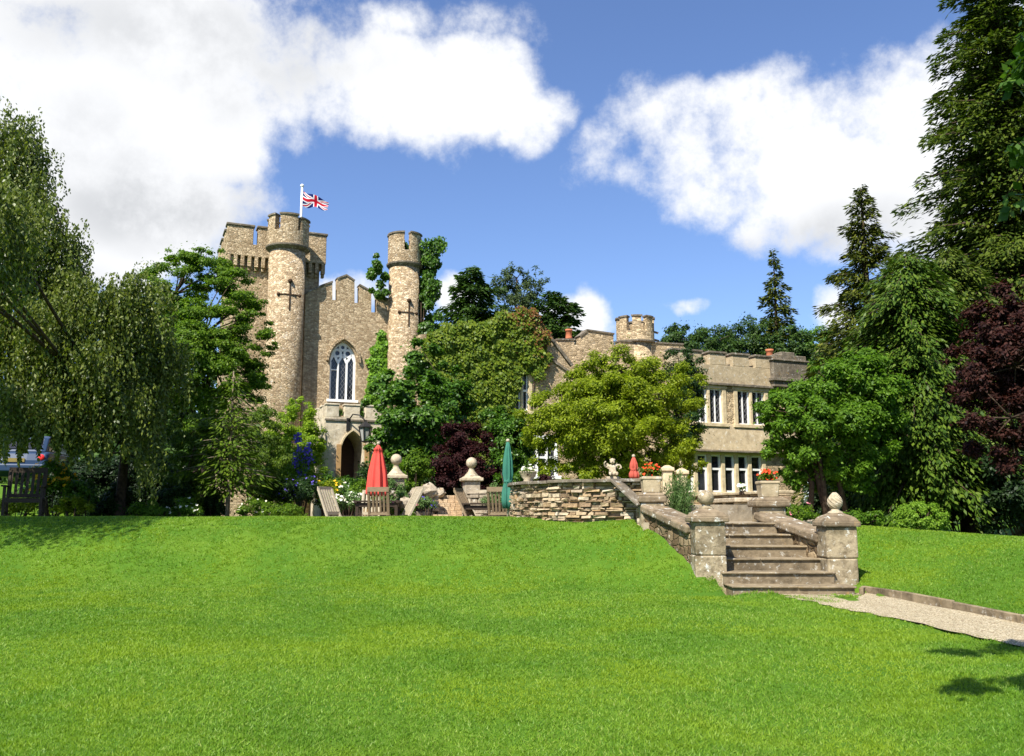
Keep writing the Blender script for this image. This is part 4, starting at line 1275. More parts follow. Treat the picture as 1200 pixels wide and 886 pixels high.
# ---- plants on the castle
def creeper(name, label, poly, v, mat, n, leaf, seed, thick=.35, cl=.34, m=90, mat2=None, split=None, cat='climber', stem=None):
    g = rs(seed)
    pl = [CL(px, py, v) for px, py in poly]
    us = [p[0] for p in pl]; zs_ = [p[1] for p in pl]
    def inside(u, z):
        r = np.zeros(len(u), bool); j = len(pl) - 1
        for i in range(len(pl)):
            (a, b), (c, d) = pl[i], pl[j]
            with np.errstate(divide='ignore', invalid='ignore'):
                r ^= ((b > z) != (d > z)) & (u < (c - a) * (z - b) / (d - b + 1e-12) + a)
            j = i
        return r
    U = g.uniform(min(us), max(us), m * 12); Zc = g.uniform(min(zs_), max(zs_), m * 12)
    k = inside(U, Zc); U, Zc = U[k][:m], Zc[k][:m]; m = len(U)
    off = g.uniform(.05, thick, m); r = cl * g.uniform(.6, 1.3, m)
    # thin mat over the whole area plus bulging clumps
    n1 = n // 3
    u1 = g.uniform(min(us), max(us), n1 * 4); z1 = g.uniform(min(zs_), max(zs_), n1 * 4)
    kk = inside(u1, z1); u1, z1 = u1[kk][:n1], z1[kk][:n1]
    n2 = n - n1; c = g.randint(0, m, n2); d = rdir(g, n2); f = g.uniform(.2, 1, n2) ** .5
    uu = np.concatenate([u1, U[c] + d[:, 0] * r[c] * f]); zz = np.concatenate([z1, Zc[c] + d[:, 2] * r[c] * f])
    vv = np.concatenate([v - g.uniform(.02, .12, len(u1)), v - off[c] - np.abs(d[:, 1]) * r[c] * .55 * f])
    N_ = len(uu)
    nl = np.stack([g.normal(size=N_) * .4, -np.ones(N_) * .8, .45 + g.normal(size=N_) * .4], -1)
    al = np.stack([g.normal(size=N_) * .55, -.35 + g.normal(size=N_) * .25, -np.ones(N_)], -1)
    M3 = np.array([[CU.x, CV.x, 0], [CU.y, CV.y, 0], [0, 0, 1]])
    p = np.stack([uu, vv, zz], -1) @ M3.T + np.array([CO.x, CO.y, CZ])
    b = (sum(us) / len(us), v - .1, 0)
    base = C2W(*b); base.z = 1.1
    t = thing(name, label, cat, base)
    L = leaf * g.uniform(.65, 1.3, N_)
    q = shift(leaf_quads(p, al @ M3.T, nl @ M3.T, L, L * .8), base)
    if mat2:
        sel = split(uu, zz, g)
        quads('leaves', q[~sel], mat, t); quads('turning_leaves', q[sel], mat2, t)
    else: quads('leaves', q, mat, t)
    mb = MB()
    for i in range(7):
        j = g.randint(0, m)
        e = Vector(shift((np.array([U[j], v - .03, Zc[j]]) @ M3.T) + np.array([CO.x, CO.y, CZ]), base))
        s = Vector((e.x * .35, e.y * .35, 0)) if stem is None else Vector(shift(np.array(stem), base))
        mb.tube([s, s.lerp(e, .5) + CU * g.normal() * .1, e], [.04, .03, .012], 5)
    mb.build('stem', M_BARK, t)
    return t
umax = CL(636, 400, MV)[0]; ztop_ = CL(600, 372, MV)[1]
def turn(u, z, g):
    s = (u - CL(575, 400, MV)[0]) / (umax - CL(575, 400, MV)[0]) * .55 + (z - CL(600, 440, MV)[1]) / (ztop_ - CL(600, 440, MV)[1]) * .65
    return s + g.normal(size=len(u)) * .16 > .95
creeper('virginia_creeper', 'dense creeper clothing the middle range, turning red at its top right', [(493, 404), (512, 386), (560, 378), (596, 366), (622, 364), (640, 384), (640, 425), (628, 440), (622, 436), (603, 436), (602, 482), (612, 488), (606, 520), (600, 575), (500, 575)], MV,
        L_CREEP, 70000, .135, 41, .24, .30, 420, L_CREEPR, turn)
creeper('wall_ivy', 'bright ivy triangle climbing the gable beside the arched window', [(447, 386), (453, 400), (459, 425), (472, 440), (470, 480), (428, 476), (432, 440), (437, 410)], 0.0, L_IVYB, 12000, .13, 42, .10, .20, 60)
def turret_ivy():
    g = rs(43); c, r = RT[0], RT[1]; c, r = TT[0], TT[1]
    n = 32000
    z0 = CL(480, 480, 0)[1]; z1 = CL(480, 282, 0)[1]
    zc = g.uniform(z0, z1, 120); ac = np.where(g.uniform(size=120) < .91, g.uniform(R(-38), R(80), 120), g.uniform(R(168), R(205), 120))
    low = zc < z0 + (z1 - z0) * .35
    ac = np.where(low, g.uniform(R(-75), R(80), 120), ac)
    lf = ac > 2; zc = np.where(lf, g.uniform(CL(455, 350, 0)[1], CL(455, 300, 0)[1], 120), zc)
    hang = np.where(lf, g.uniform(.1, .8, 120), g.uniform(.05, .8, 120)); rc = np.where(lf, g.uniform(.08, .22, 120), g.uniform(.12, .42, 120))
    k = g.randint(0, 120, n); d = rdir(g, n); f = g.uniform(.1, 1, n) ** .5
    rad = r + .03 + hang[k]
    x = c[0] + rad * np.cos(ac[k]) + d[:, 0] * rc[k] * f; y = c[1] + rad * np.sin(ac[k]) + d[:, 1] * rc[k] * f; z = zc[k] + d[:, 2] * rc[k] * f
    M3 = np.array([[CU.x, CV.x, 0], [CU.y, CV.y, 0], [0, 0, 1]])
    p = np.stack([x, y, z], -1) @ M3.T + np.array([CO.x, CO.y, CZ])
    kp = np.hypot(x - c[0], y - c[1]) > r + .02; p = p[kp]; n = len(p)
    base = C2W(c[0] + r + .1, c[1] - .3, 0); base.z = 1.1
    t = thing('turret_ivy', 'shaggy ivy hanging down the right side of the stair turret', 'climber', base)
    L = .125 * g.uniform(.6, 1.3, n)
    quads('leaves', shift(leaf_quads(p, np.array([0, 0, -1.]) + g.normal(size=(n, 3)) * .5, g.normal(size=(n, 3)) * .5 + np.array([0, -.5, .6]), L, L * .75), base), L_IVY, t)
    mb = MB()
    for i in range(6):
        mb.tube([(g.normal() * .1, g.normal() * .1, 0), (g.normal() * .15, g.normal() * .1, 4), (g.normal() * .2, g.normal() * .1, 7.5 + g.uniform(0, 2))], [.06, .04, .015], 5)
    mb.build('stem', M_BARK, t)
turret_ivy()
tree('broadleaf_shrub', 'large glossy green shrub mounded against the wall right of the porch', 'shrub', GP(486, 30.5), [
    BB(462, 440, 31.4, 26, 24), BB(450, 465, 31, 26, 22), BB(488, 468, 30.6, 44, 34), BB(520, 450, 31.5, 30, 30), BB(470, 505, 30.4, 34, 26), BB(500, 510, 30.4, 40, 30), BB(470, 545, 30.2, 34, 26), BB(510, 540, 30.4, 36, 26), BB(455, 570, 30, 26, 20), BB(500, 570, 30, 40, 20), BB(450, 520, 30.4, 20, 30), BB(495, 425, 32.5, 26, 30), BB(530, 480, 31.5, 26, 40), BB(490, 490, 30, 50, 40)],
    L_IVY, 40000, .18, 130, .30, .1, 1.2, seed=44, aspect=.75, updir=.7, flat=.5)
tree('purple_maple', 'dark purple japanese maple below the creeper wall', 'tree', GP(548, 25.5), [
    BB(548, 510, 25.5, 30, 20), BB(535, 540, 25.4, 34, 26), BB(570, 540, 25.4, 26, 26), BB(550, 565, 25.3, 44, 18)], L_PURP, 14000, .11, 60, .36, .07, .8, seed=45)
shrub('rose_bush', 'rounded light green bush behind the left ball-topped pier', GP(487, 24), [BB(487, 548, 24, 20, 18), BB(482, 570, 24, 18, 16)], L_MAPLE, 4500, .10, 26, seed=46)
shrub('bay_shrub', 'upright green shrub between the purple maple and the green parasol', GP(602, 24), [BB(600, 520, 25, 22, 36), BB(585, 500, 25.5, 22, 26), BB(600, 560, 24.5, 20, 20)], L_IVY, 8000, .13, 40, seed=47)

# ---- centre and right trees
tree('golden_acer', 'wide yellow-green acer in front of the middle range', 'tree', (3.0, 23.0, 1.4), [
    BB(722, 436, 23, 48, 30), BB(690, 455, 22.8, 44, 30), BB(760, 450, 23, 42, 34), BB(655, 482, 22.6, 46, 34), BB(690, 490, 22, 50, 40), BB(745, 470, 22.2, 50, 40), BB(805, 450, 23.4, 24, 34), BB(806, 540, 23, 22, 24), BB(740, 548, 22.2, 56, 18), BB(670, 552, 22, 46, 14), BB(790, 540, 22.6, 36, 24), BB(720, 500, 21.4, 60, 30), BB(650, 505, 22, 36, 30), BB(720, 480, 22.2, 60, 36), BB(780, 480, 23, 40, 36), BB(635, 505, 22.6, 24, 24),
    BB(655, 530, 22.4, 34, 22), BB(710, 525, 22, 50, 28), BB(770, 520, 22.6, 46, 28), BB(690, 550, 22.2, 40, 12), BB(800, 500, 23.2, 26, 26)],
    L_YEL, 68000, .105, 270, .30, .16, 1.3, seed=51, n2=60, stems=[(.4, .1), (-.35, .0), (.05, -.3)], aspect=.5)
tree('dark_yew', 'dark green yew rising behind the golden acer beside the wing', 'tree', (5.5, 30.0, 1.2), [
    BB(795, 420, 30, 20, 18), BB(790, 450, 30, 28, 30), BB(812, 440, 30, 14, 26), BB(800, 490, 30, 26, 40)], L_DARK, 12000, .14, 60, .36, .09, 2, seed=52, aspect=.4)
tree('bright_green_tree', 'leaning bright green tree beside the right wing', 'tree', GP(975, 19.5), [
    BB(966, 455, 19.5, 46, 26), BB(920, 478, 19.2, 30, 24), BB(1000, 450, 19.8, 44, 34), BB(940, 490, 19, 46, 28), BB(990, 490, 19.4, 44, 30), BB(905, 490, 19, 18, 16), BB(915, 525, 19.2, 24, 22), BB(955, 530, 19.2, 34, 24), BB(1010, 520, 19.8, 36, 26), BB(1025, 470, 20, 34, 40), BB(1020, 430, 20.2, 34, 20), BB(985, 428, 19.6, 34, 18), BB(975, 545, 19.6, 44, 16), BB(925, 550, 19.4, 16, 22), BB(1000, 560, 20, 40, 16), BB(950, 560, 19.8, 34, 14)],
    L_GRN, 52000, .12, 190, .30, .10, 1.4, seed=53, n2=60, lean=(-.3, 0), stems=[(-.5, .0), (.4, .1), (-.2, -.2)])
conifer('tall_cypress', 'tall pointed cypress to the left of the giant one', far(1032, 34), P(1034, 214, 34).z, 3.7, L_CYP, 54, .05, 58, .24, .5, 1.9, .25, .80, width=.45, up=.3, sparse=.22)
conifer('giant_cypress', 'giant dark cypress running out of the top right corner', far(1218, 27), P(1218, -150, 27).z, 5.2, L_CYPD, 55, .14, 96, .23, .50, 2.2, .45, .95, width=.42, up=.22, sparse=.05)
conifer('drooping_cypress', 'bushy cypress with drooping bright sprays in front of the giant one', GP(1082, 22), P(1078, 296, 22).z, 2.7, L_CYPG, 56, .16, 50, .17, .75, 2.6, .2, .5, width=.5, up=.25)
conifer('young_cypress', 'shorter cypress filling the gap under the giant cypress', GP(1135, 24), P(1128, 290, 24).z, 3.2, L_CYPD, 57, .2, 44, .19, .7, 2.4, .2, .5, width=.5, up=.2)
tree('copper_beech', 'dark copper-leaved beech at the right edge', 'tree', GP(1232, 16.5), [
    BB(1165, 385, 15.5, 36, 40), BB(1200, 360, 15.5, 40, 34), BB(1150, 430, 15.2, 34, 36), BB(1190, 430, 15, 50, 50), BB(1140, 475, 15.2, 26, 34), BB(1185, 490, 14.8, 50, 34), BB(1240, 420, 15.5, 60, 80), BB(1160, 515, 15.4, 40, 22), BB(1130, 440, 15.4, 24, 40), BB(1195, 530, 15.2, 46, 20), BB(1230, 500, 15, 50, 40)],
    L_COPPER, 40000, .105, 130, .33, .12, 1.8, seed=58, n2=60)
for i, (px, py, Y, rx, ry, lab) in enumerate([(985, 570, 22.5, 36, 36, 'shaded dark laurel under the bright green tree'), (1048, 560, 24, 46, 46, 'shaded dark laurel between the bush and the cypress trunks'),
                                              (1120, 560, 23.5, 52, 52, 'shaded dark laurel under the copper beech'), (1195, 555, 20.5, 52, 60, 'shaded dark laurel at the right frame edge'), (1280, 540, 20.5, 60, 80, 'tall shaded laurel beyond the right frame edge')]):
    shrub('dark_laurel', lab, GP(px, Y), [blob(px, py, Y, rx, ry), blob(px - rx * .6, py + 14, Y, rx * .7, ry * .8), blob(px + rx * .6, py + 14, Y, rx * .6, ry * .7)], L_SHADE, 9000, .16, 50, seed=60 + i, group='undergrowth beneath the right trees')  # leaf colour carries the undergrowth's shade
shrub('clipped_bush', 'neatly clipped dome of light green box on the right bank', GP(1079, 14.9), [BB(1079, 606, 14.9, 29, 17, 27), BB(1060, 614, 14.9, 16, 10), BB(1098, 614, 14.9, 15, 10)], L_HEDGE, 9000, .05, 120, .16, 65, inner=.75)
# overhanging branch of a tree that stands beside the photographer
def overhang():
    g = rs(66)
    base = Vector((4.9, 4.6, float(Z(4.9, 4.6))))
    bl = [BB(1184, 95, 5.2, 12, 28), BB(1192, 165, 5.2, 20, 22), BB(1182, 282, 5.3, 14, 20), BB(1198, 230, 5.4, 26, 26), (2.0, 4.48, 4.8, .5, .13, .15), (2.6, 4.6, 4.9, .5, .2, .2), (1.55, 3.2, 4.7, .45, .15, .15), (2.1, 3.25, 4.75, .5, .2, .2), (2.8, 3.4, 4.8, .6, .3, .3), (3.3, 4.4, 4.9, .6, .3, .3), BB(1260, 160, 5.2, 60, 60), BB(1300, 260, 5.0, 70, 60), BB(1250, 60, 5.3, 50, 50)]
    tree('overhanging_lime', 'leafy branch tips of a nearby tree overhanging the right edge', 'tree', base, bl,
         m_leaf('lime_leaf', [(.022, .060, .008), (.040, .095, .010), (.075, .14, .015)], .25), 3200, .12, 90, .45, .10, 4.4, seed=67, n2=40, aspect=.62, flat=.8)
overhang()
# ------------------------------------------------------------------ steps and their walls
M_RISER = m_ashlar('riser_stone', (.21, .162, .105), (.10, .074, .045), .4, 8.0, .65)
STEP_Z = [.674 + .002, .829, .984, 1.139, 1.294, 1.449]
t = thing('stone_steps', 'flight of six worn stone steps climbing from the gravel path', 'steps', (3.5, 11.5, .5))
for k, z in enumerate(STEP_Z):
    y0 = 11.5 + .35 * k; y1 = y0 + .35 + (.06 if k < 5 else .02)
    mb = MB()
    x0, x1 = st_l(y0) - (.22 if k > 1 else .02), st_r(y0) + (.22 if k > 1 else .03)
    n = 1 if k in (1, 3) else 2
    g = rs(80 + k); c = x0 + (x1 - x0) * g.uniform(.4, .65)
    for a, b in ([(x0, x1)] if n == 1 else [(x0, c - .004), (c + .004, x1)]):
        dz = g.uniform(-.006, .004)
        mb.bx((a - 3.5, y0 - 11.5 - .02, z - .026 - .5 + dz), (b - 3.5, y1 - 11.5, z - .5 + dz))
    so = mb.build('step', M_STEP, t, bevel=.012, seg=2)
    mb = MB(); mb.bx((x0 - 3.5 + .02, y0 - 11.5 + .012, (STEP_Z[k - 1] if k else .45) - .5 - .01), (x1 - 3.5 - .02, y1 - 11.5, z - .5 - .027)); mb.build('riser', M_RISER, so)

def flank(name, lab, a, b, za, zb, w=.30):
    """sloping side wall from the head pier (a) down to the foot pillar (b)"""
    t = thing(name, lab, 'wall', (a[0], a[1], 1.0))
    d = Vector((b[0] - a[0], b[1] - a[1], 0)); L = d.length; d.normalize(); s = Vector((-d.y, d.x, 0)) * (w / 2)
    n = 14; mb = MB(); g = rs(int(abs(a[0]) * 100))
    vs_ = []
    for i in range(n + 1):
        p = d * (L * i / n); zt = za + (zb - za) * i / n - 1.0
        for sg in (-1, 1):
            for zz in np.linspace(-.75, zt - .06, 6):
                j = s * sg * (1 + g.uniform(-.10, .10))
                vs_.append((p.x + j.x, p.y + j.y, zz))
    fs = []
    for i in range(n):
        for q in range(5):
            A = i * 12 + q; Bq = (i + 1) * 12 + q
            fs.append((A, A + 1, Bq + 1, Bq)); fs.append((A + 6, Bq + 6, Bq + 7, A + 7))
        fs.append((i * 12 + 5, i * 12 + 11, (i + 1) * 12 + 11, (i + 1) * 12 + 5))
    mb.add(vs_, fs)
    mb.build('masonry', M_FLANK, t)
    mb = MB()
    k = 3
    for i in range(k):
        p0 = d * (L * i / k) + Vector((0, 0, za + (zb - za) * i / k - 1.0)); p1 = d * (L * (i + .985) / k) + Vector((0, 0, za + (zb - za) * (i + .985) / k - 1.0))
        mb.bar(p0, p1, w + .12, .11)
    mb.build('coping', M_CAP, t, bevel=.025, seg=2)
    return t
flank('flank_wall', 'mossy sloping wall along the left side of the steps', (2.13, 13.62), (2.56, 12.25), 1.66, 1.36)
flank('flank_wall', 'lichened sloping wall along the right side of the steps', (3.92, 13.9), (4.33, 12.25), 1.55, 1.24)

def finial_profile(r): return [(.02, 0), (r * 1.15, 0), (r * 1.15, .03), (r * .55, .06), (r * .42, .09), (r * .5, .11)]
def foot_pillar(lab, x, y, ztop, w, cone):
    zb = float(min(Z(x - .3, y), Z(x + .3, y), .6)) - .2
    t = thing('gate_pillar', lab, 'pillar', (x, y, zb))
    H = ztop - zb; g = rs(int(x * 10))
    mb = MB()
    z = 0
    hs = [H * .62, H * .38]
    for h in hs:
        mb.box((g.uniform(-.006, .006), g.uniform(-.006, .006), z + h / 2), (w + g.uniform(-.012, .012), w, h - .004)); z += h
    mb.build('shaft', M_PILLAR, t, bevel=.02, seg=2)
    mb = MB(); W = w + .085
    mb.box((0, 0, H + .03), (W, W, .07)); mb.box((0, 0, H + .095), (W - .02, W - .02, .062), taper=.80); mb.box((0, 0, H + .15), (W * .76, W * .76, .05), taper=.42)
    mb.build('cap', M_CAP, t, bevel=.016, seg=2)
    mb = MB(); mb.lathe((0, 0, H + .165), [(.10, 0), (.10, .02), (.055, .045), (.06, .06)], 16)
    if cone:
        n, m = 18, 16; vs_ = []; fs = []
        for k in range(m + 1):
            tt = k / m
            for i in range(n):
                a = 2 * PI * i / n + (PI / n) * k
                r = .108 * math.sin(PI * (tt * .86 + .08)) ** .75 * (1 - .25 * tt) * (1 + .12 * ((i + k) % 2) - .04)
                vs_.append((r * math.cos(a), r * math.sin(a), H + .215 + tt * .235))
        for k in range(m):
            for i in range(n):
                j = (i + 1) % n; fs.append((k * n + i, k * n + j, (k + 1) * n + j, (k + 1) * n + i))
        fs.append(tuple(range(n))); fs.append(tuple(m * n + i for i in range(n)))
        mb.add(vs_, fs)
    else: mb.sphere((0, 0, H + .315), .108, 22, 14)
    mb.build('finial', M_FINIAL if cone else M_PILLAR, t)
foot_pillar('lichened stone pillar topped by a round ball left of the steps', 2.62, 12.1, 1.475, .41, False)
foot_pillar('lichened stone pillar topped by a carved pineapple right of the steps', 4.36, 12.1, 1.415, .405, True)
def head_pier(lab, x, y, ztop, w, capw):
    t = thing('head_pier', lab, 'pier', (x, y, .9))
    mb = MB(); mb.box((0, 0, (ztop - .9) / 2), (w, w, ztop - .9)); mb.build('shaft', M_PILLAR, t, bevel=.02, seg=2)
    mb = MB(); H = ztop - .9; mb.box((0, 0, H + .05), (capw, capw, .10)); mb.box((0, 0, H + .125), (capw - .02, capw - .02, .05), taper=.78)
    mb.build('cap', M_CAP, t, bevel=.025, seg=2)
    return H + .9 + .15
zA = head_pier('squat capped pier at the head of the left flank wall', 2.13, 13.72, 1.745, .36, .42)
zB = head_pier('broad capped pier at the head of the right flank wall', 4.02, 14.05, 1.68, .42, .54)

# ---- geraniums in square stone planters
def planter(lab, x, y, z, w, h, plab, seed, fpx):
    t = thing('planter', lab, 'planter', (x, y, z))
    mb = MB()
    mb.box((0, 0, h / 2 - .01), (w * .84, w * .84, h - .02), taper=1.16); mb.box((0, 0, h - .02), (w * 1.04, w * 1.04, .045))
    mb.build('trough', M_APRON, t, bevel=.01)
    mb = MB(); mb.box((0, 0, h + .008), (w * .9, w * .9, .012)); mb.build('soil', M_DRYBACK, t)
    g = rs(seed)
    bl = [(x, y, z + h + .07, w * .55, w * .5, .10), (x + .03, y - .05, z + h + .11, w * .35, w * .35, .09)]
    shrub('geranium', plab, (x, y, z + h), bl, L_MAPLE, 420, .055, 26, .42, seed, None, 'flower', (F_RED, 52, .05, True), aspect=.9)
planter('square stone planter on the pier beside the curved wall', 2.13, 13.72, zA, .29, .24, 'orange-red geranium in the planter beside the curved wall', 91, 0)
planter('square stone planter on the broad pier right of the steps', 4.02, 14.05, zB, .30, .25, 'scarlet geranium in the planter right of the steps', 92, 0)

M_MORTAR = m_plain('earthy_wall_core', (.23, .17, .108), .95, .1, .35)
# ---- curved dry-stone wall
CC, CR = (2.6, 16.6), 2.62
def curved_wall():
    t = thing('curved_wall', 'curved dry-stone retaining wall of honey coloured rubble with flat coping', 'wall', (CC[0], CC[1], 1.2))
    a0, a1 = R(165), R(262)   # measured from +x, anticlockwise
    z0, z1 = -.15, .87
    g = rs(95); mb = MB(); z = z0
    while z < z1 - .02:
        h = min(g.choice([.03, .04, .05, .06, .075]), z1 - z)
        if z1 - z - h < .03: h = z1 - z
        a = a0 + g.uniform(0, .05)
        while a < a1:
            w = g.uniform(.08, .27) * (1.25 if h < .06 else 1) / CR
            b = min(a + w, a1)
            r1 = CR + g.uniform(-.04, .035); hz = h * g.uniform(.88, 1.08); zz = z + g.uniform(-.004, .012)
            vs_ = []
            for (rr, tw) in ((CR - .16, 0), (r1, .012)):
                for aa, ss in ((a + .004, 1), (b - .004, -1)):
                    for q, zq in ((0, zz + tw * g.uniform(0, 1)), (1, zz + hz - tw * g.uniform(0, 1.2))):
                        am = aa + ss * tw * g.uniform(0, 1.2) / CR
                        rj = rr + (g.uniform(-.022, .022) if tw else 0)
                        vs_.append((rj * math.cos(am), rj * math.sin(am), zq))
            # order: in a z0,z1 ; in b ; out a ; out b
            mb.add(vs_, [(4, 5, 7, 6), (0, 4, 6, 2), (1, 3, 7, 5), (0, 1, 5, 4), (2, 6, 7, 3), (0, 2, 3, 1)])
            a = b
        z += h
    mb.build('stonework', M_DRY, t, bevel=.008)
    mb = MB(); mb.arc((0, 0, 0), CR - .30, CR - .045, a0, a1, -.2, z1 - .005, 60); mb.build('core', M_MORTAR, t)
    mb = MB(); a = a0
    while a < a1 - .01:
        b = min(a + g.uniform(.16, .30), a1)
        if a1 - b < .05: b = a1
        dz = g.uniform(-.006, .006)
        mb.arc((0, 0, 0), CR - .34, CR + .075 + g.uniform(-.02, .02), a + .003, b - .003, z1 + dz, z1 + .055 + dz, 4); a = b
    mb.build('coping', M_COPING, t, bevel=.01)
    # slab tipping down to the pier
    p0 = Vector((CR * math.cos(a1), CR * math.sin(a1), z1 + .03)); p1 = Vector((1.99 - CC[0], 13.56 - CC[1], .47))
    p0 = Vector((1.62 - CC[0], 14.08 - CC[1], z1 + .035)); p1 = Vector((1.98 - CC[0], 13.62 - CC[1], .50))
    mb = MB(); mb.bar(p0, p1, .22, .045); mb.build('tipping_slab', M_COPING, t, bevel=.01)
    # short return joining the pier
    mb = MB(); zz = z0
    e = Vector((CR * math.cos(a1), CR * math.sin(a1), 0)); f = Vector((2.0 - CC[0], 13.66 - CC[1], 0)); dd = (f - e); LL = dd.length; dd.normalize()
    while zz < .86:
        h = g.choice([.06, .08, .10]); x = 0
        lim = LL * (1.0 if zz < .42 else max(0, 1.0 - (zz - .42) / .46))
        while x < lim - .02:
            w = min(g.uniform(.12, .3), lim - x)
            c = e + dd * (x + w / 2) + Vector((0, 0, zz + h / 2)); mb.box(c + Vector((0, .08 + g.uniform(-.02, .02), 0)), (w - .01, .22, h - .008), rz=math.atan2(dd.y, dd.x)); x += w
        zz += h
    mb.build('return', M_DRY, t, bevel=.01)
curved_wall()
mb = MB(); mb.arc((CC[0], CC[1], 0), .02, CR - .31, -PI, PI, 1.3, 1.72, 40)
tag(mb.build('raised_bed', M_PAVE), 'raised round terrace inside the curved wall', 'terrace', kind='structure')

def on_wall(px, back=.0):
    """spot on the curved wall's coping under a picture column"""
    d = ray(px, 570); k = d.x / d.y
    A = k * k + 1; B_ = k * CC[0] + CC[1]; Rr = CR - .14 - back
    disc = B_ * B_ - A * (CC[0] ** 2 + CC[1] ** 2 - Rr * Rr)
    y = (B_ - math.sqrt(max(disc, 0))) / A
    return k * y, y
# urn of flowers on the wall
x, y = on_wall(619); zc = 1.2 + .87 + .055
t = thing('stone_urn', 'round stone bowl of flowers on the left end of the curved wall', 'urn', (x, y, zc))
mb = MB(); mb.lathe((0, 0, 0), [(.07, 0), (.09, .02), (.075, .04), (.13, .10), (.155, .17), (.165, .185), (.14, .19), (.1, .175)], 20); mb.build('bowl', M_FINIAL, t)
shrub('bedding_plants', 'small white and green bedding plants filling the stone bowl', (x, y, zc + .18), [(x, y, zc + .21, .14, .14, .05)], L_MAPLE, 260, .05, 14, .5, 97, None, 'flower', (F_WHITE, 26, .05, True), aspect=.8)
x, y = on_wall(640, .35)
shrub('red_heuchera', 'small dark red foliage plant spilling beside the stone bowl', (x, y, zc - .06), [(x, y, zc + .05, .15, .1, .08)], L_PURP, 240, .06, 14, .5, 98, None, 'plant', aspect=.8)

# cherub statue: a seated child with raised arms
def statue():
    x, y = on_wall(718, .10)
    t = thing('cherub_statue', 'small pale stone cherub with bent arms on the curved wall', 'statue', (x, y, zc))
    mb = MB(); mb.box((0, 0, .022), (.20, .15, .044)); mb.build('plinth', M_FINIAL, t, bevel=.008)
    J = [((0, 0, .10), .055), ((0, -.005, .165), .050), ((0, -.005, .215), .044), ((0, -.008, .243), .022),           # pelvis..neck
         ((-.05, -.005, .215), .022), ((-.115, -.02, .195), .018), ((-.135, -.05, .255), .014), ((-.11, -.07, .29), .012),   # left arm raised to mouth
         ((.05, -.005, .215), .022), ((.12, .0, .235), .018), ((.145, -.02, .185), .015), ((.10, -.05, .165), .012),      # right arm on hip
         ((-.03, -.05, .085), .034), ((-.05, -.125, .095), .026), ((-.045, -.13, .055), .018),
         ((.035, -.05, .085), .034), ((.06, -.12, .10), .026), ((.055, -.13, .055), .018)]
    E = [(0, 1), (1, 2), (2, 3), (2, 4), (4, 5), (5, 6), (6, 7), (2, 8), (8, 9), (9, 10), (10, 11), (0, 12), (12, 13), (13, 14), (0, 15), (15, 16), (16, 17)]
    me = bpy.data.meshes.new('figure'); me.from_pydata([j[0] for j in J], E, [])
    o = bpy.data.objects.new('figure', me); link(o, t); me.materials.append(M_FINIAL)
    o.modifiers.new('skin', 'SKIN')
    o.modifiers.new('sub', 'SUBSURF').levels = 2; o.modifiers['sub'].render_levels = 2
    if not me.skin_vertices: me.attributes.new('skin_vertex', 'FLOAT', 'POINT') if False else None
    if not me.skin_vertices:
        bm = bmesh.new(); bm.from_mesh(me); lay = bm.verts.layers.skin.verify(); bm.to_mesh(me); bm.free()
    for i, j in enumerate(J): me.skin_vertices[0].data[i].radius = (j[1], j[1])
    me.skin_vertices[0].data[0].use_root = True
    mb = MB(); mb.sphere((0, -.012, .292), .046, 18, 12, (.9, .95, 1.08)); mb.sphere((0, -.056, .287), .010); mb.sphere((-.02, -.05, .272), .014); mb.sphere((.02, -.05, .272), .014)
    for i in range(16):
        a = i * 2.4; rr = .04 * math.sqrt(i / 16); mb.sphere((rr * math.cos(a), .004 + rr * math.sin(a), .328 - rr * .35), .015, 8, 6)
    mb.build('head', M_FINIAL, t)
    mb = MB()
    for s in (-1, 1): mb.prism([(s * .02, .15), (s * .09, .19), (s * .085, .27), (s * .05, .25), (s * .02, .20)], .05, .065)
    mb.build('wings', M_FINIAL, t)
statue()

# ---- low terrace wall under the wing windows, bench, pedestals
def dry_wall(name, lab, a, b, z0, z1, th, seed, mat=None, cop=True, coping_mat=None, jit=.02):
    a = Vector((*a, 0)); b = Vector((*b, 0)); d = b - a; L = d.length; d.normalize(); rz = math.atan2(d.y, d.x)
    t = thing(name, lab, 'wall', (a.x, a.y, z0))
    g = rs(seed); mb = MB(); z = 0; nrm = Vector((d.y, -d.x, 0))
    while z < z1 - z0 - .02:
        h = min(g.choice([.07, .09, .12]), z1 - z0 - z); x = 0
        while x < L - .03:
            w = min(g.uniform(.16, .42), L - x)
            c = d * (x + w / 2) + Vector((0, 0, z + h / 2)) + nrm * g.uniform(-jit, jit); mb.box(c, (w - .012, th, h - .01), rz=rz); x += w
        z += h
    mb.build('stonework', mat or M_DRY, t, bevel=.012)
    mb = MB(); mb.bar(Vector((0, 0, -.15)) + Vector((0, 0, (z1 - z0) / 2)) + d * .03, Vector((0, 0, (z1 - z0) / 2 - .15)) + d * (L - .03), th - .08, z1 - z0 - .05); mb.build('core', M_DRYBACK, t)
    if cop:
        mb = MB(); x = 0
        while x < L - .02:
            w = min(g.uniform(.5, .9), L - x); mb.box(d * (x + w / 2) + Vector((0, 0, z1 - z0 + .03)), (w - .006, th + .12, .06), rz=rz); x += w
        mb.build('coping', coping_mat or M_APRON, t, bevel=.012)
    return t
dry_wall('terrace_wall', 'low honey stone wall under the big mullioned window', (4.25, 24.0), (5.55, 18.2), 1.30, 1.98, .3, 101)
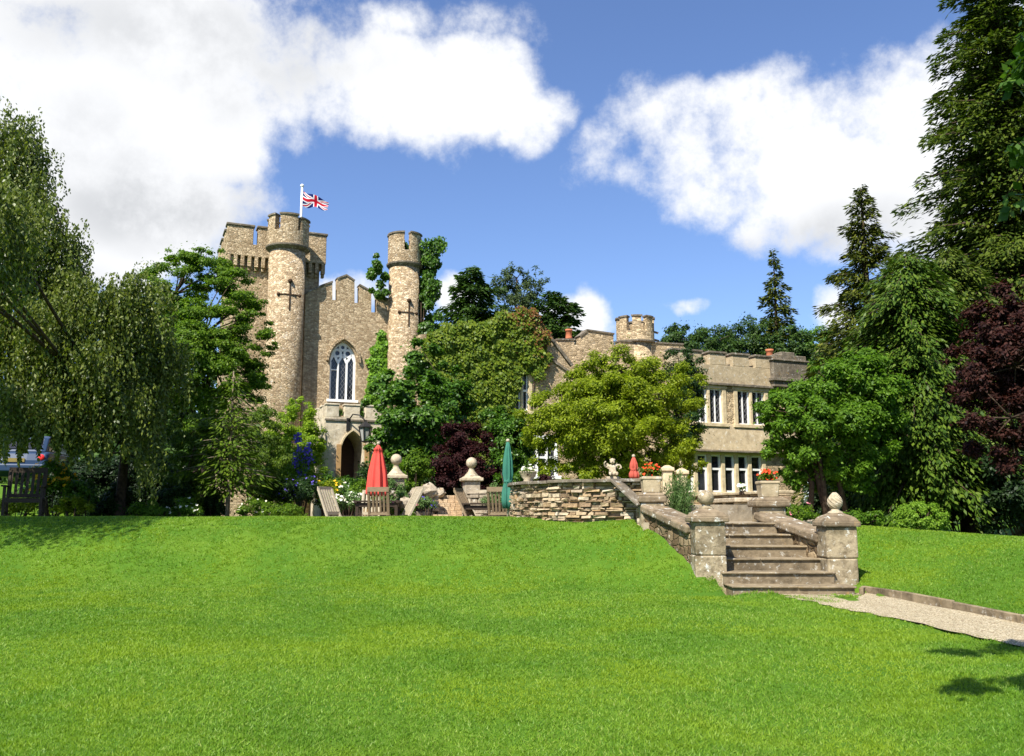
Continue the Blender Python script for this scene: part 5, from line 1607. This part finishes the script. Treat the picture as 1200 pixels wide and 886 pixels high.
def bench():
    a = P(874, 600, 15.4); b = P(836, 600, 17.6)
    a.z = b.z = 1.449
    t = thing('stone_bench', 'pale stone slab bench on upright legs at the head of the steps', 'bench', a)
    d = b - a; L = d.length; d.normalize(); rz = math.atan2(d.y, d.x)
    mb = MB(); mb.box(d * (L / 2) + Vector((0, 0, .36)), (L + .2, .42, .075), rz=rz); mb.build('slab', M_FINIAL, t, bevel=.012)
    for f in (.03, .36, .68, .97):
        mb = MB(); mb.box(d * (L * f) + Vector((0, 0, .16)), (.13, .34, .32), rz=rz); mb.build('leg', M_DRESSED, t, bevel=.012)
bench()
for px, h, lab in ((783, .98, 'pale stone post behind the feathery plant, the left of two'), (800, .92, 'pale stone post behind the feathery plant, the right of two')):
    p = P(px, 600, 17.2); z0 = 1.40
    t = thing('stone_post', lab, 'post', (p.x, p.y, z0), 0, 'stone posts under the golden acer')
    mb = MB(); mb.box((0, 0, h / 2), (.20, .20, h), taper=.9); mb.box((0, 0, .06), (.27, .27, .12)); mb.build('shaft', M_DRESSED, t, bevel=.012)
    mb = MB(); mb.box((0, 0, h + .035), (.25, .25, .07)); mb.box((0, 0, h + .09), (.22, .22, .05), taper=.4); mb.build('cap', M_DRESSED, t, bevel=.012)
# feathery plant beside the left pier
def feather():
    g = rs(103); x0, y0 = 2.62, 13.95; base = Vector((x0, y0, 1.44))
    t = thing('rosemary_bush', 'feathery grey-green plant of upright wands behind the left flank wall', 'shrub', base)
    n = 190; a = g.uniform(0, 6.28, n); r = g.uniform(0, .3, n); H = g.uniform(.35, .75, n) * (1.1 - r)
    per = 26; s = np.linspace(.05, 1, per)
    px = (r * np.cos(a))[:, None] * (.35 + s * .75); py = (r * np.sin(a) * .7)[:, None] * (.35 + s * .75); pz = H[:, None] * s
    p = np.stack([px, py, pz], -1).reshape(-1, 3) + g.normal(size=(n * per, 3)) * .006
    ax = np.array([0, 0, .8]) + g.normal(size=(n * per, 3)) * .6
    quads('foliage', leaf_quads(p, ax, g.normal(size=(n * per, 3)) + [0, -.6, .3], .075, .011), L_LAV, t)
    mb = MB()
    for i in range(14): mb.tube([(0, 0, -.03), (px[i * 12, -1] * .6, py[i * 12, -1] * .6, pz[i * 12, -1] * .7)], [.008, .004], 4)
    mb.build('stem', M_BARK, t)
feather()
shrub('rose_bush', 'dark green rose bush with one pink bloom behind the right flank wall', GP(925, 14.6), [BB(928, 600, 14.6, 24, 12), BB(915, 604, 14.5, 14, 9), BB(945, 602, 14.8, 14, 12)], L_MAPLE, 2600, .05, 40, .34, 104, None, 'shrub', (F_PINK, 5, .07, True))
shrub('border_plants', 'strip of low leafy border plants between the right pillar and the clipped bush', GP(1012, 15.8), [BB(1000, 607, 15.8, 20, 8), BB(1024, 607, 15.8, 16, 8)], L_GRN, 1800, .06, 30, .4, 105)
shrub('wall_flower', 'small white flower on the sill below the big mullioned window', (5.05, 19.6, 2.04), [(5.05, 19.6, 2.16, .09, .09, .10)], L_MAPLE, 70, .07, 8, .5, 106, None, 'flower', (F_WHITE, 14, .09, True))

# ---- parasols
def parasol(lab, base, zlow, ztop, r, mat, tied, lean=(0, 0), seed=0):
    base = Vector(base); t = thing('parasol', lab, 'parasol', base)
    H = ztop - base.z; h0 = zlow - base.z
    t.rotation_euler = (lean[0], lean[1], 0)
    mb = MB(); mb.tube([(0, 0, 0), (0, 0, H + .03)], .024, 10); mb.build('pole', M_TEAK_G, t)
    mb = MB(); mb.lathe((0, 0, 0), [(.24, 0), (.24, .05), (.10, .09), (.04, .22), (.03, .24)], 20); mb.build('base', M_IRON, t)
    g = rs(seed); K = 8; ph = g.uniform(-.1, .1, K * 4)
    amp = .26
    def fold(i, n, k):
        a = i / n * K
        return 1 - amp * (.5 + .5 * math.cos(2 * PI * a)) + .05 * math.sin(i * 1.7 + k * .6)
    L = H - h0
    if tied: prof = [(r * .80, 0), (r * 1.0, L * .12), (r * .92, L * .26), (r * .58, L * .40), (r * .80, L * .52), (r * .70, L * .72), (r * .42, L * .90), (.03, L)]
    else: prof = [(r * .72, -.05), (r, .0), (r * .985, L * .05), (r * .80, L * .45), (r * .46, L * .80), (r * .34, L * .885), (r * .42, L * .895), (r * .22, L * .95), (.02, L)]
    mb = MB(); mb.lathe((0, 0, h0), prof, 64, True, fold); mb.build('canopy', mat, t)
    if tied:
        mb = MB(); mb.lathe((0, 0, h0 + L * .385), [(r * .58, 0), (r * .61, .01), (r * .61, .05), (r * .58, .06)], 32); mb.build('tie_band', mat, t)
    mb = MB(); mb.sphere((0, 0, H + .03), .04); mb.build('finial', M_TEAK_G, t)
    for i in range(8):
        a = 2 * PI * (i + .5) / 8; pass
    return t
def m_cloth(name, c):
    t = NT(name, .75, .2); t.col(t.mix(1.0, c, t.ramp(t.noise(t.obj(), 7, 4, .6), [(.3, (.85,) * 3), (.7, (1.05,) * 3)]), 'MULTIPLY'))
    tr = t.new('ShaderNodeBsdfTranslucent'); tr.inputs[0].default_value = (*c, 1)
    ms = t.new('ShaderNodeMixShader'); ms.inputs[0].default_value = .25
    t.l.new(t.b.outputs[0], ms.inputs[1]); t.l.new(tr.outputs[0], ms.inputs[2]); t.l.new(ms.outputs[0], t.out.inputs[0])
    return t.m
M_CRED = m_cloth('coral_canvas', (.78, .10, .075)); M_CGRN = m_cloth('green_canvas', (.055, .215, .15)); M_CRED2 = m_cloth('faded_red_canvas', (.60, .12, .08))
p = P(441, 579, 20.4); parasol('closed coral-red parasol standing at the left garden table', (p.x, p.y, 1.085), p.z, P(442, 521, 20.4).z, .27, M_CRED, False, (0, R(.6)), 1)
p = P(598, 585, 18.6); parasol('closed green parasol tied in the middle beside the curved wall', (p.x - .05, p.y, 1.06), P(598, 596, 18.6).z, P(598, 518, 18.6).z, .15, M_CGRN, True, (0, 0), 2)
p = P(743, 560, 20); parasol('furled faded red parasol under the golden acer', (p.x, p.y, 1.38), P(743, 561, 20).z, P(743, 536, 20).z, .125, M_CRED2, True, (0, 0), 3)

# ---- garden furniture
def chair_parts(t, mat, w=.46, back=.58, seat=.42, recl=.22, arms=False, slats=6):
    y0 = -.24
    for s in (-1, 1):
        mb = MB(); mb.box((s * (w / 2 - .02), y0 + .02, seat / 2 if not arms else .33), (.05, .05, seat if not arms else .66)); mb.build('leg', mat, t)
        mb = MB(); mb.bar((s * (w / 2 - .02), .24, 0), (s * (w / 2 - .02), .22, seat), .05); mb.bar((s * (w / 2 - .02), .22, seat - .01), (s * (w / 2 - .02), .22 + recl, seat + back), .045); mb.build('leg', mat, t)
    mb = MB()
    for k in range(6): mb.box((0, y0 + .03 + k * .085, seat), (w, .065, .022))
    mb.box((0, y0, seat - .04), (w, .03, .06))
    mb.build('seat', mat, t)
    mb = MB(); n = slats
    mb.bar((-w / 2, .22 + recl, seat + back), (w / 2, .22 + recl, seat + back), .03, .10); mb.bar((-w / 2, .225 + recl * .12, seat + back * .12), (w / 2, .225 + recl * .12, seat + back * .12), .03, .07)
    for k in range(n):
        x = -w / 2 + w * (k + .5) / n; mb.bar((x, .225 + recl * .1, seat + back * .1), (x, .22 + recl * .97, seat + back * .97), w / n * .55, .018, up=(0, 1, 0))
    mb.build('backrest', mat, t)
    if arms:
        for s in (-1, 1):
            mb = MB(); mb.box((s * (w / 2), -.02, .67), (.07, .58, .03)); mb.build('armrest', mat, t)
    for s in (-1, 1):
        mb = MB(); mb.box((s * (w / 2 - .02), 0, .17), (.03, .44, .04)); mb.build('stretcher', mat, t)
def chair(lab, x, y, z, rz, mat, group=None, **kw):
    t = thing('garden_chair', lab, 'chair', (x, y, z), rz, group); chair_parts(t, mat, **kw); return t
def table(lab, x, y, z, rz, w, d, mat, h=.72):
    t = thing('garden_table', lab, 'table', (x, y, z), rz)
    mb = MB(); n = 11
    for k in range(n): mb.box((0, -d / 2 + d * (k + .5) / n, h), (w, d / n * .82, .028))
    for s in (-1, 1): mb.box((s * (w / 2 - .06), 0, h - .025), (.06, d, .03))
    mb.build('table_top', mat, t)
    mb = MB()
    for s in (-1, 1): mb.box((0, s * (d / 2 - .08), h - .08), (w - .1, .03, .09)); mb.box((s * (w / 2 - .07), 0, h - .08), (.03, d - .12, .09))
    mb.build('apron', mat, t)
    for sx in (-1, 1):
        for sy in (-1, 1):
            mb = MB(); mb.box((sx * (w / 2 - .09), sy * (d / 2 - .09), (h - .04) / 2), (.065, .065, h - .04)); mb.build('leg', mat, t)
PZ = 1.085
def at(px, Y): q = P(px, 600, Y); return q.x, q.y
x, y = at(443, 20.4); table('dark slatted garden table under the coral-red parasol', x, y, PZ, .05, 1.05, .85, M_TEAK_D, .76)
x, y = at(446, 19.6); chair('brown slatted chair with its back to the lawn at the left table', x, y, PZ, PI, M_TEAK_B)
x, y = at(400, 20.0); chair('silver-grey reclining chair at the left end of the left table', x, y, PZ, R(58), M_TEAK_G, recl=.30, back=.62)
x, y = at(464, 20.0); chair('silver-grey reclining chair at the right end of the left table', x, y, PZ, R(-62), M_TEAK_G, recl=.34, back=.62)
x, y = at(432, 21.3); chair('pale chair on the far side of the left table', x, y, PZ, 0, M_TEAK_G)
x, y = at(566, 20.2); table('dark slatted garden table beside the curved wall', x, y, PZ, -.06, .95, .8, M_TEAK_D, .70)
x, y = at(586, 19.5); chair('brown slatted chair with its back to the lawn beside the curved wall', x, y, PZ, R(172), M_TEAK_B, w=.44)
x, y = at(562, 19.9); chair('tilted wooden chair at the left end of the right table', x, y, PZ, R(68), M_TEAK_B, recl=.30)
x, y = at(556, 21.2); chair('pale slatted chair facing the lawn behind the right table', x, y, PZ, R(4), M_TEAK_G)
x, y = at(572, 21.2); chair('weathered slatted chair behind the right table nearer the curved wall', x, y, PZ, R(-5), M_TEAK_G)
# dark armchair at the left edge
x, y = at(27, 17.0)
t = thing('garden_armchair', 'dark wooden slatted armchair in the shade at the left edge of the lawn', 'chair', (x, y, float(Z(x, y)) - .01), R(22))
chair_parts(t, M_TEAK_D, w=.66, back=.56, seat=.43, recl=.14, arms=True, slats=7)

# ---- blue car behind the birch
def car():
    p = P(17, 540, 25.5); gz = float(Z(p.x, p.y))
    t = thing('parked_car', 'pale blue hatchback seen from behind through the birch at the left edge', 'car', (p.x, p.y, gz), R(12))
    paint = NT('car_paint', .25, .2); paint.col((.024, .046, .095)); paint.b.inputs['Roughness'].default_value = .4
    # side outline, y is forward (away), z up
    low = [(0.0, .42), (.02, .72), (.10, .92), (.22, .98), (3.0, .98), (3.75, .88), (3.95, .70), (3.98, .40), (3.6, .26), (.3, .26)]
    n = len(low); W = .85
    def loft(outline, ws):
        vs_ = []; fs = []; n = len(outline)
        for xx, ins in ws:
            cy_ = sum(o[0] for o in outline) / n; cz_ = sum(o[1] for o in outline) / n
            for (yy, zz) in outline: vs_.append((xx, cy_ + (yy - cy_) * ins, cz_ + (zz - cz_) * (1 - (1 - ins) * .6)))
        for k in range(len(ws) - 1):
            for i in range(n):
                j = (i + 1) % n; fs.append((k * n + i, k * n + j, (k + 1) * n + j, (k + 1) * n + i))
        fs.append(tuple(range(n))); fs.append(tuple((len(ws) - 1) * n + i for i in range(n)))
        return vs_, fs
    mb = MB(); mb.add(*loft(low, [(-W, .93), (-W + .06, .985), (-.3, 1), (.3, 1), (W - .06, .985), (W, .93)])); mb.build('body', paint.m, t, bevel=.03, seg=2)
    cab = [(.16, .96), (.42, 1.40), (.70, 1.47), (1.9, 1.46), (2.75, .96)]
    mb = MB(); mb.add(*loft(cab, [(-W + .10, .94), (-W + .22, .99), (W - .22, .99), (W - .10, .94)])); mb.build('cabin', paint.m, t, bevel=.03, seg=2)
    mb = MB(); mb.bar((0, .205, 1.06), (0, .375, 1.34), 1.22, .02); mb.build('rear_window', M_GLASS, t)
    for s in (-1, 1):
        mb = MB(); x = s * (W - .118); mb.add([(x, .45, 1.02), (x, .60, 1.38), (x, 1.9, 1.38), (x, 2.5, 1.02), (x + s * .03, .45, 1.02), (x + s * .03, .60, 1.38), (x + s * .03, 1.9, 1.38), (x + s * .03, 2.5, 1.02)],
               [(0, 1, 2, 3), (4, 5, 6, 7), (0, 1, 5, 4), (1, 2, 6, 5), (2, 3, 7, 6), (3, 0, 4, 7)]); mb.build('side_window', M_GLASS, t)
        mb = MB(); mb.sphere((s * .68, .06, .80), .095, 16, 10, (1, .55, 1)); mb.build('tail_light', M_TAIL, t)
        for yy in (.75, 3.25):
            vs_ = MB(); k = 20
            for (rr, x0, x1, mt_, nm) in ((.31, W - .20, W + .005, M_IRON, 'wheel'),):
                ring = [(x0, rr), (x1, rr)]
                pts = []; fs = []
                for xx in (s * x0, s * x1):
                    for i in range(k): pts.append((xx, yy + rr * math.cos(2 * PI * i / k), .31 + rr * math.sin(2 * PI * i / k)))
                for i in range(k): fs.append((i, (i + 1) % k, k + (i + 1) % k, k + i))
                fs += [tuple(range(k)), tuple(range(k, 2 * k))]
                vs_.add(pts, fs)
            wh = vs_.build('wheel', M_TYRE, t)
            vs_ = MB(); pts = [(s * (W + .012), yy, .31)] + [(s * (W + .008), yy + .19 * math.cos(2 * PI * i / k), .31 + .19 * math.sin(2 * PI * i / k)) for i in range(k)]
            vs_.add(pts, [(0, i + 1, (i + 1) % k + 1) for i in range(k)]); vs_.build('rim', M_RIM, wh)
    mb = MB(); mb.box((0, -.03, .50), (1.62, .12, .22)); mb.build('bumper', paint.m, t, bevel=.04, seg=2)
    mb = MB(); mb.box((0, .005, .72), (.52, .02, .11)); mb.build('number_plate', M_PLATE, t)
M_TAIL = m_plain('tail_light_red', (.75, .03, .03), .25, .5, .05, bump=0); M_TYRE = m_plain('tyre_rubber', (.02, .02, .02), .8, .3, .1); M_RIM = m_plain('wheel_alloy', (.45, .46, .48), .35, .5, .1, metal=.6); M_PLATE = m_plain('plate_yellow', (.22, .16, .04), .5, .4, .05)
car()
# ---- lantern on the porch
def lantern():
    q = Q(416, 498); b = C2W(q[0], PV, q[1])
    t = thing('wall_lantern', 'black iron lantern on a bracket above the porch arch', 'lantern', b, CA); t.scale = (1.45, 1.45, 1.45)
    mb = MB(); mb.box((-.18, -.02, .0), (.10, .04, .34)); mb.tube([(-.18, -.03, .1), (-.12, -.25, .25), (0, -.42, .22), (.12, -.5, .10), (.16, -.5, .0)], .018, 8); mb.build('bracket', M_IRON, t)
    c = (.16, -.50, 0)
    mb = MB()
    for i in range(6):
        a = 2 * PI * i / 6
        mb.bar((c[0] + .17 * math.cos(a), c[1] + .17 * math.sin(a), -.10), (c[0] + .10 * math.cos(a), c[1] + .10 * math.sin(a), -.46), .022)
    mb.lathe((c[0], c[1], -.10), [(.19, -.015), (.19, .01), (.09, .10), (.03, .15), (.03, .19)], 6, False); mb.lathe((c[0], c[1], -.50), [(.03, 0), (.11, .03), (.11, .05)], 6, False)
    mb.build('frame', M_IRON, t)
    gl = NT('lantern_glass', .15, .5); gl.col((.34, .34, .31))
    mb = MB(); mb.lathe((c[0], c[1], -.45), [(.088, 0), (.152, .34)], 6, False); mb.build('pane', gl.m, t)
lantern()

# ---- ball-topped piers, steps and low walls of the sunken garden
def ball_pier(lab, px, Y, py_ball_top, py_cap, py_capb, w, zb, ballr):
    q = P(px, 560, Y); zt = P(px, py_ball_top, Y).z; zc_ = P(px, py_cap, Y).z; zcb = P(px, py_capb, Y).z
    t = thing('ball_pier', lab, 'pier', (q.x, q.y, zb), R(12))
    mb = MB(); mb.box((0, 0, (zcb - zb) / 2), (w, w, zcb - zb)); mb.build('shaft', M_ROCK, t, bevel=.015)
    h = zcb - zb; H = zt - zb
    mb = MB(); mb.box((0, 0, h + .04), (w + .14, w + .14, .08)); mb.box((0, 0, h + .10), (w + .08, w + .08, .05), taper=.75); mb.build('cap', M_FINIAL, t, bevel=.015)
    mb = MB(); mb.lathe((0, 0, h + .10), [(w * .52, 0), (w * .42, .05), (w * .22, .14), (.055, H - h - .10 - ballr * 1.85), (.07, H - h - .10 - ballr * 1.8)], 20)
    mb.sphere((0, 0, H - ballr), ballr, 20, 14); mb.build('finial', M_FINIAL, t)
ball_pier('stone pier with ball finial behind the coral-red parasol', 464, 22.2, 532, 555, 561, .40, 1.1, .14)
ball_pier('stone pier with ball finial in front of the purple maple', 552.5, 21.8, 536, 559, 564, .38, 1.1, .135)
def low_pier():
    q = P(502, 600, 20.6); t = thing('low_pier', 'low stone pier with pyramid cap between the two garden tables', 'pier', (q.x, q.y, PZ), R(10))
    mb = MB(); mb.box((0, 0, .11), (.42, .42, .22)); mb.build('shaft', M_ROCK, t, bevel=.015)
    mb = MB(); mb.box((0, 0, .255), (.52, .52, .07)); mb.box((0, 0, .345), (.48, .48, .11), taper=.3); mb.build('cap', M_ROCK, t, bevel=.015)
low_pier()
def brick_steps():
    q = P(530, 600, 21.4); t = thing('brick_steps', 'flight of pale brick steps between the ball-topped piers', 'steps', (q.x, q.y, PZ - .02), R(8))
    g = rs(110)
    for k in range(10):
        mb = MB(); z = .096 * k; n = 6; x = -.47
        ws = g.uniform(.8, 1.2, n); ws = ws / ws.sum() * .94
        for w in ws: mb.box((x + w / 2, .15 * k + .6 - .0, z + .048), (w - .008, 1.2 + .0, .092)); x += w
        mb.build('step', M_BRICK, t, bevel=.006)
brick_steps()
a = at(545, 21.8); b = at(582, 21.2); dry_wall('rubble_wall', 'low pale rubble wall right of the pier before the purple maple', a, b, 1.05, P(560, 577, 21.6).z, .3, 111, M_ROCK, False, jit=.05)
a = at(476, 21.8); b = at(512, 22.2); dry_wall('rubble_wall', 'low pale rubble wall between the left ball pier and the brick steps', a, b, 1.05, P(490, 580, 21.9).z, .3, 112, M_ROCK, False, jit=.05)
for i, (px, py, Y, r, lab) in enumerate([(487, 578, 21.6, .17, 'rough grey rock on the wall left of the brick steps'), (503, 574, 21.8, .22, 'largest pale rock above the low pier'), (515, 577, 22.6, .15, 'small rock above the brick steps'), (475, 590, 20.9, .2, 'rock beside the pink flowers')]):
    q = P(px, py, Y); g = rs(115 + i); mb = MB(); mb.sphere((0, 0, r * .7), r, 9, 6, (1.1, .9, .8))
    mb.v = [(x * g.uniform(.75, 1.2), y * g.uniform(.75, 1.2), z * g.uniform(.8, 1.15)) for x, y, z in mb.v]; mb.sm = [False] * len(mb.sm)
    o = mb.build('rock', M_ROCK, None, bevel=.01); o.location = (q.x, q.y, q.z - r * .8); tag(o, lab, 'rock', 'rockery stones beside the brick steps')
g = rs(119)
mb = None

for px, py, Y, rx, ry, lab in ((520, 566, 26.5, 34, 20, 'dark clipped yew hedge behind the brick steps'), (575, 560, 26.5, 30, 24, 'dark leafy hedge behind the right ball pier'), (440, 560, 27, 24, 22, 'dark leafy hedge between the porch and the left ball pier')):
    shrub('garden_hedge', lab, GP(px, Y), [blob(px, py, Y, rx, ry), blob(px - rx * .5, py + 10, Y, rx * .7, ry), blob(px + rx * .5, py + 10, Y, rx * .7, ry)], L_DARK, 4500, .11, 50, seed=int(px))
# ---- flower borders (each clump a plant of its own)
BEDS = [ # name, label, px, py_center, Y, rx, ry, mat, n, leaf, flowers
    ('yellow_daisies', 'tall yellow daisies behind the dark armchair', 62, 560, 19.5, 26, 22, L_GRN, 2600, .10, (F_YEL, 90, .11, True)),
    ('alchemilla', 'low yellow-green clump at the lawn edge right of the armchair', 86, 592, 18.6, 26, 8, L_YEL, 1800, .07, None),
    ('ground_ivy', 'pale green low clump under the left armchair shade', 20, 590, 19.5, 30, 10, L_YEL, 1800, .07, None),
    ('hosta', 'blue-green leafy clump beside the yellow daisies', 95, 575, 19.4, 18, 16, L_IVY, 1200, .12, None),
    ('geranium_clump', 'light green low clump at the foot of the birch', 170, 596, 19.0, 20, 8, L_GRN, 1500, .07, None),
    ('phlox', 'pale pink flowered clump left of the larch trunk', 215, 595, 19.4, 22, 10, L_GRN, 1700, .07, (F_WHITE, 26, .06, True)),
    ('fern', 'dark leafy clump right behind the larch trunk', 250, 588, 21.2, 20, 18, L_DARK, 1700, .09, None),
    ('cranesbill', 'white flecked low clump right of the larch trunk', 300, 594, 19.6, 24, 12, L_MAPLE, 2200, .07, (F_WHITE, 22, .05, True)),
    ('delphinium_bed', 'tall clump with violet-blue flower spires left of the porch', 352, 545, 28.5, 14, 30, L_MAPLE, 1600, .12, None),
    ('catmint', 'dark green border clump with hazy violet flowers', 352, 574, 22.5, 30, 18, L_DARK, 3200, .09, (F_BLUE, 60, .06, True)),
    ('peony', 'rounded mid green leafy clump in front of the delphiniums', 318, 574, 23, 26, 20, L_MAPLE, 3000, .11, None),
    ('euphorbia', 'bright green leafy mound before the porch doorway', 395, 568, 26, 26, 12, L_IVY, 2200, .13, None),
    ('white_daisies', 'clump of white and cream daisies before the porch', 408, 584, 22.2, 26, 13, L_LAV, 2400, .08, (F_WHITE, 110, .075, True)),
    ('coreopsis', 'yellow-green clump with a few yellow heads near the left chair', 385, 579, 23, 22, 16, L_YEL, 2200, .08, (F_YEL, 16, .08, True)),
    ('fennel', 'soft light green plant behind the coral-red parasol', 462, 578, 21.4, 16, 16, L_LAV, 1500, .08, None),
    ('pink_roses', 'pink flowered plant beside the left table', 474, 594, 21.0, 16, 10, L_MAPLE, 1200, .07, (F_PINK, 24, .10, True)),
    ('lavender', 'grey-violet plant on the rocks above the low pier', 500, 588, 21.2, 12, 8, L_LAV, 900, .06, (F_BLUE, 22, .04, True)),
    ('sedum', 'low green clump in front of the cranesbill at the lawn edge', 335, 598, 19.2, 26, 8, L_MAPLE, 1800, .06, None),
    ('foxglove', 'shaded dark clump beneath the drooping bush', 205, 580, 20.5, 22, 18, L_DARK, 1800, .09, None),
    ('grey_sage', 'grey-green plant before the green parasol', 578, 578, 21.0, 13, 14, L_LAV, 1100, .07, None),
    ('hardy_fuchsia', 'dark green clump filling the bed below the porch shrub', 430, 575, 24, 22, 16, L_MAPLE, 2000, .09, None),
    ('bergenia', 'dark green mound under the weeping birch curtains', 130, 585, 20.5, 30, 18, L_DARK, 2200, .12, None)]
for i, (nm, lab, px, py, Y, rx, ry, mat, n, lf, fl) in enumerate(BEDS):
    b0 = GP(px, Y)
    bl = [blob(px, py, Y, rx * .8, ry), blob(px - rx * .5, py + ry * .35, Y, rx * .55, ry * .65), blob(px + rx * .5, py + ry * .35, Y - .1, rx * .55, ry * .65)]
    s = shrub(nm, lab, b0, bl, mat, n, lf, 26, .42, 130 + i, None, 'flowers' if fl else 'plant', fl, aspect=.5)
    if nm == 'delphinium_bed':
        g = rs(150)
        for (qx, q0, q1) in ((350, 552, 524), (346, 549, 530), (361, 545, 520), (357, 556, 528), (352, 560, 545), (349, 520, 508)):
            a = P(qx, q0, 28.3); b = P(qx, q1, 28.3); m = 55
            s_ = g.uniform(0, 1, m); pp_ = np.array(a)[None] * (1 - s_[:, None]) + np.array(b)[None] * s_[:, None] + g.normal(size=(m, 3)) * (.075 * (1.1 - s_[:, None] * .7))
            quads('flower_spire', shift(leaf_quads(pp_, rdir(g, m), rdir(g, m) + [0, -.6, .4], .10, .08), b0), F_BLUE, s)
# low mixed leaves carpeting the bed soil
def carpet():
    g = rs(170); n = 26000
    x = g.uniform(-13, -1.2, n); y = g.uniform(18.6, 27, n)
    k = ~((x > -5.1) & (y < 23.7)); x, y = x[k], y[k]; n = len(x)
    h = .10 + .16 * (np.sin(x * 2.1) * np.sin(y * 1.7) * .5 + .5)
    z = Z(x, y) + g.uniform(0, 1, n) * h
    p = np.stack([x, y, z], -1)
    o = quads('ground_cover', leaf_quads(p, g.normal(size=(n, 3)) + [0, 0, -.1], g.normal(size=(n, 3)) * .5 + [0, 0, .8], .13, .08), L_DARK)
    tag(o, 'low leafy ground cover across the garden beds', 'ground cover', kind='stuff')
carpet()

# ---- grass blades
def grass():
    g = rs(200)
    N0 = 170000
    # even in picture area: sample depth with a bias to the front
    y = 4.2 + 13.0 * g.uniform(0, 1, N0) ** 1.35
    x = g.uniform(-1, 1, N0) * (.64 * y + 2.2)
    dl, sl = pdist(x, y, PATH_L); dr, sr = pdist(x, y, PATH_R)
    on_path = (sl > 0) & (sr < 0) & (y < 11.6) & (x > 1.5) & (dl > .035 + .03 * np.sin(x * 9) * np.sin(y * 7))
    near_kerb = (dr < .06)
    st = (x > np.where(y < 11.88, st_l(y) - .04, 2.40 - (y - 12) * .26)) & (x < np.maximum(st_r(y) + .03, 4.50 - (y - 12) * .24)) & (y > 11.42)
    terr = (y > 13.45) & (x > 1.93) & (x < st_r(13.4) + .5 + (y - 13.2) * .6)
    wall = np.hypot(x - CC[0], y - CC[1]) < CR + .02
    k = ~(on_path | near_kerb | st | terr | wall)
    x, y = x[k], y[k]; n = len(x)
    K = 7
    x = np.repeat(x, K) + g.normal(size=n * K) * .022; y = np.repeat(y, K) + g.normal(size=n * K) * .022; n *= K
    z = Z(x, y) - .004
    patch = .5 + .5 * np.sin(x * 3.1 + 1.3 * np.sin(y * 2.3)) * np.sin(y * 2.7 + np.sin(x * 1.9))
    far_ = np.clip((y - 5) / 12, 0, 1)
    h = g.uniform(.010, .028, n) * (.85 + .3 * patch) * (1 + .3 * far_)
    w = g.uniform(.003, .0055, n) * (1 + 1.1 * far_)
    a = g.uniform(0, 6.283, n); lean = np.abs(g.normal(size=n)) * 1.1
    dx, dy = np.cos(a), np.sin(a)
    b = g.uniform(0, 6.283, n)
    p0 = np.stack([x - np.cos(b) * w, y - np.sin(b) * w, z], -1); p1 = np.stack([x + np.cos(b) * w, y + np.sin(b) * w, z], -1)
    p2 = np.stack([x + dx * lean * h, y + dy * lean * h, z + h], -1)
    m = m_leaf('grass_blade', [(.105, .222, .015), (.172, .312, .022), (.25, .39, .038), (.132, .27, .018), (.34, .41, .085)], .42, (1.2, 1.25, .5), .5, .3,
               patch=((.24, .345, .018), .8, .45, .60, .75))
    nt = m.node_tree; bs = nt.nodes['Principled BSDF']
    src = bs.inputs['Base Color'].links[0].from_socket
    geo = nt.nodes.new('ShaderNodeNewGeometry'); mp = nt.nodes.new('ShaderNodeMapping'); mp.inputs['Scale'].default_value = (.9, 1.25, 1)
    nz = nt.nodes.new('ShaderNodeTexNoise'); nz.inputs['Scale'].default_value = .55; nz.inputs['Detail'].default_value = 5; nz.inputs['Roughness'].default_value = .6
    mg = nt.nodes.new('ShaderNodeMapRange'); mg.inputs[1].default_value = .47; mg.inputs[2].default_value = .60; mg.inputs[4].default_value = .6
    mx = nt.nodes.new('ShaderNodeMix'); mx.data_type = 'RGBA'; mx.blend_type = 'MULTIPLY'; mx.inputs[7].default_value = (.55, .72, .65, 1)
    nt.links.new(geo.outputs['Position'], mp.inputs[0]); nt.links.new(mp.outputs[0], nz.inputs['Vector']); nt.links.new(nz.outputs[0], mg.inputs[0])
    nt.links.new(mg.outputs[0], mx.inputs[0]); nt.links.new(src, mx.inputs[6]); nt.links.new(mx.outputs[2], bs.inputs['Base Color'])
    for nd in nt.nodes:
        if nd.type == 'BSDF_TRANSLUCENT':
            l0 = nd.inputs[0].links[0].from_node; nt.links.new(mx.outputs[2], l0.inputs[6])
    o = quads('grass', np.stack([p0, p1, p2], 1), m, None, 3)
    tag(o, 'short mown grass blades covering the lawn and banks', 'grass', kind='stuff')
grass()
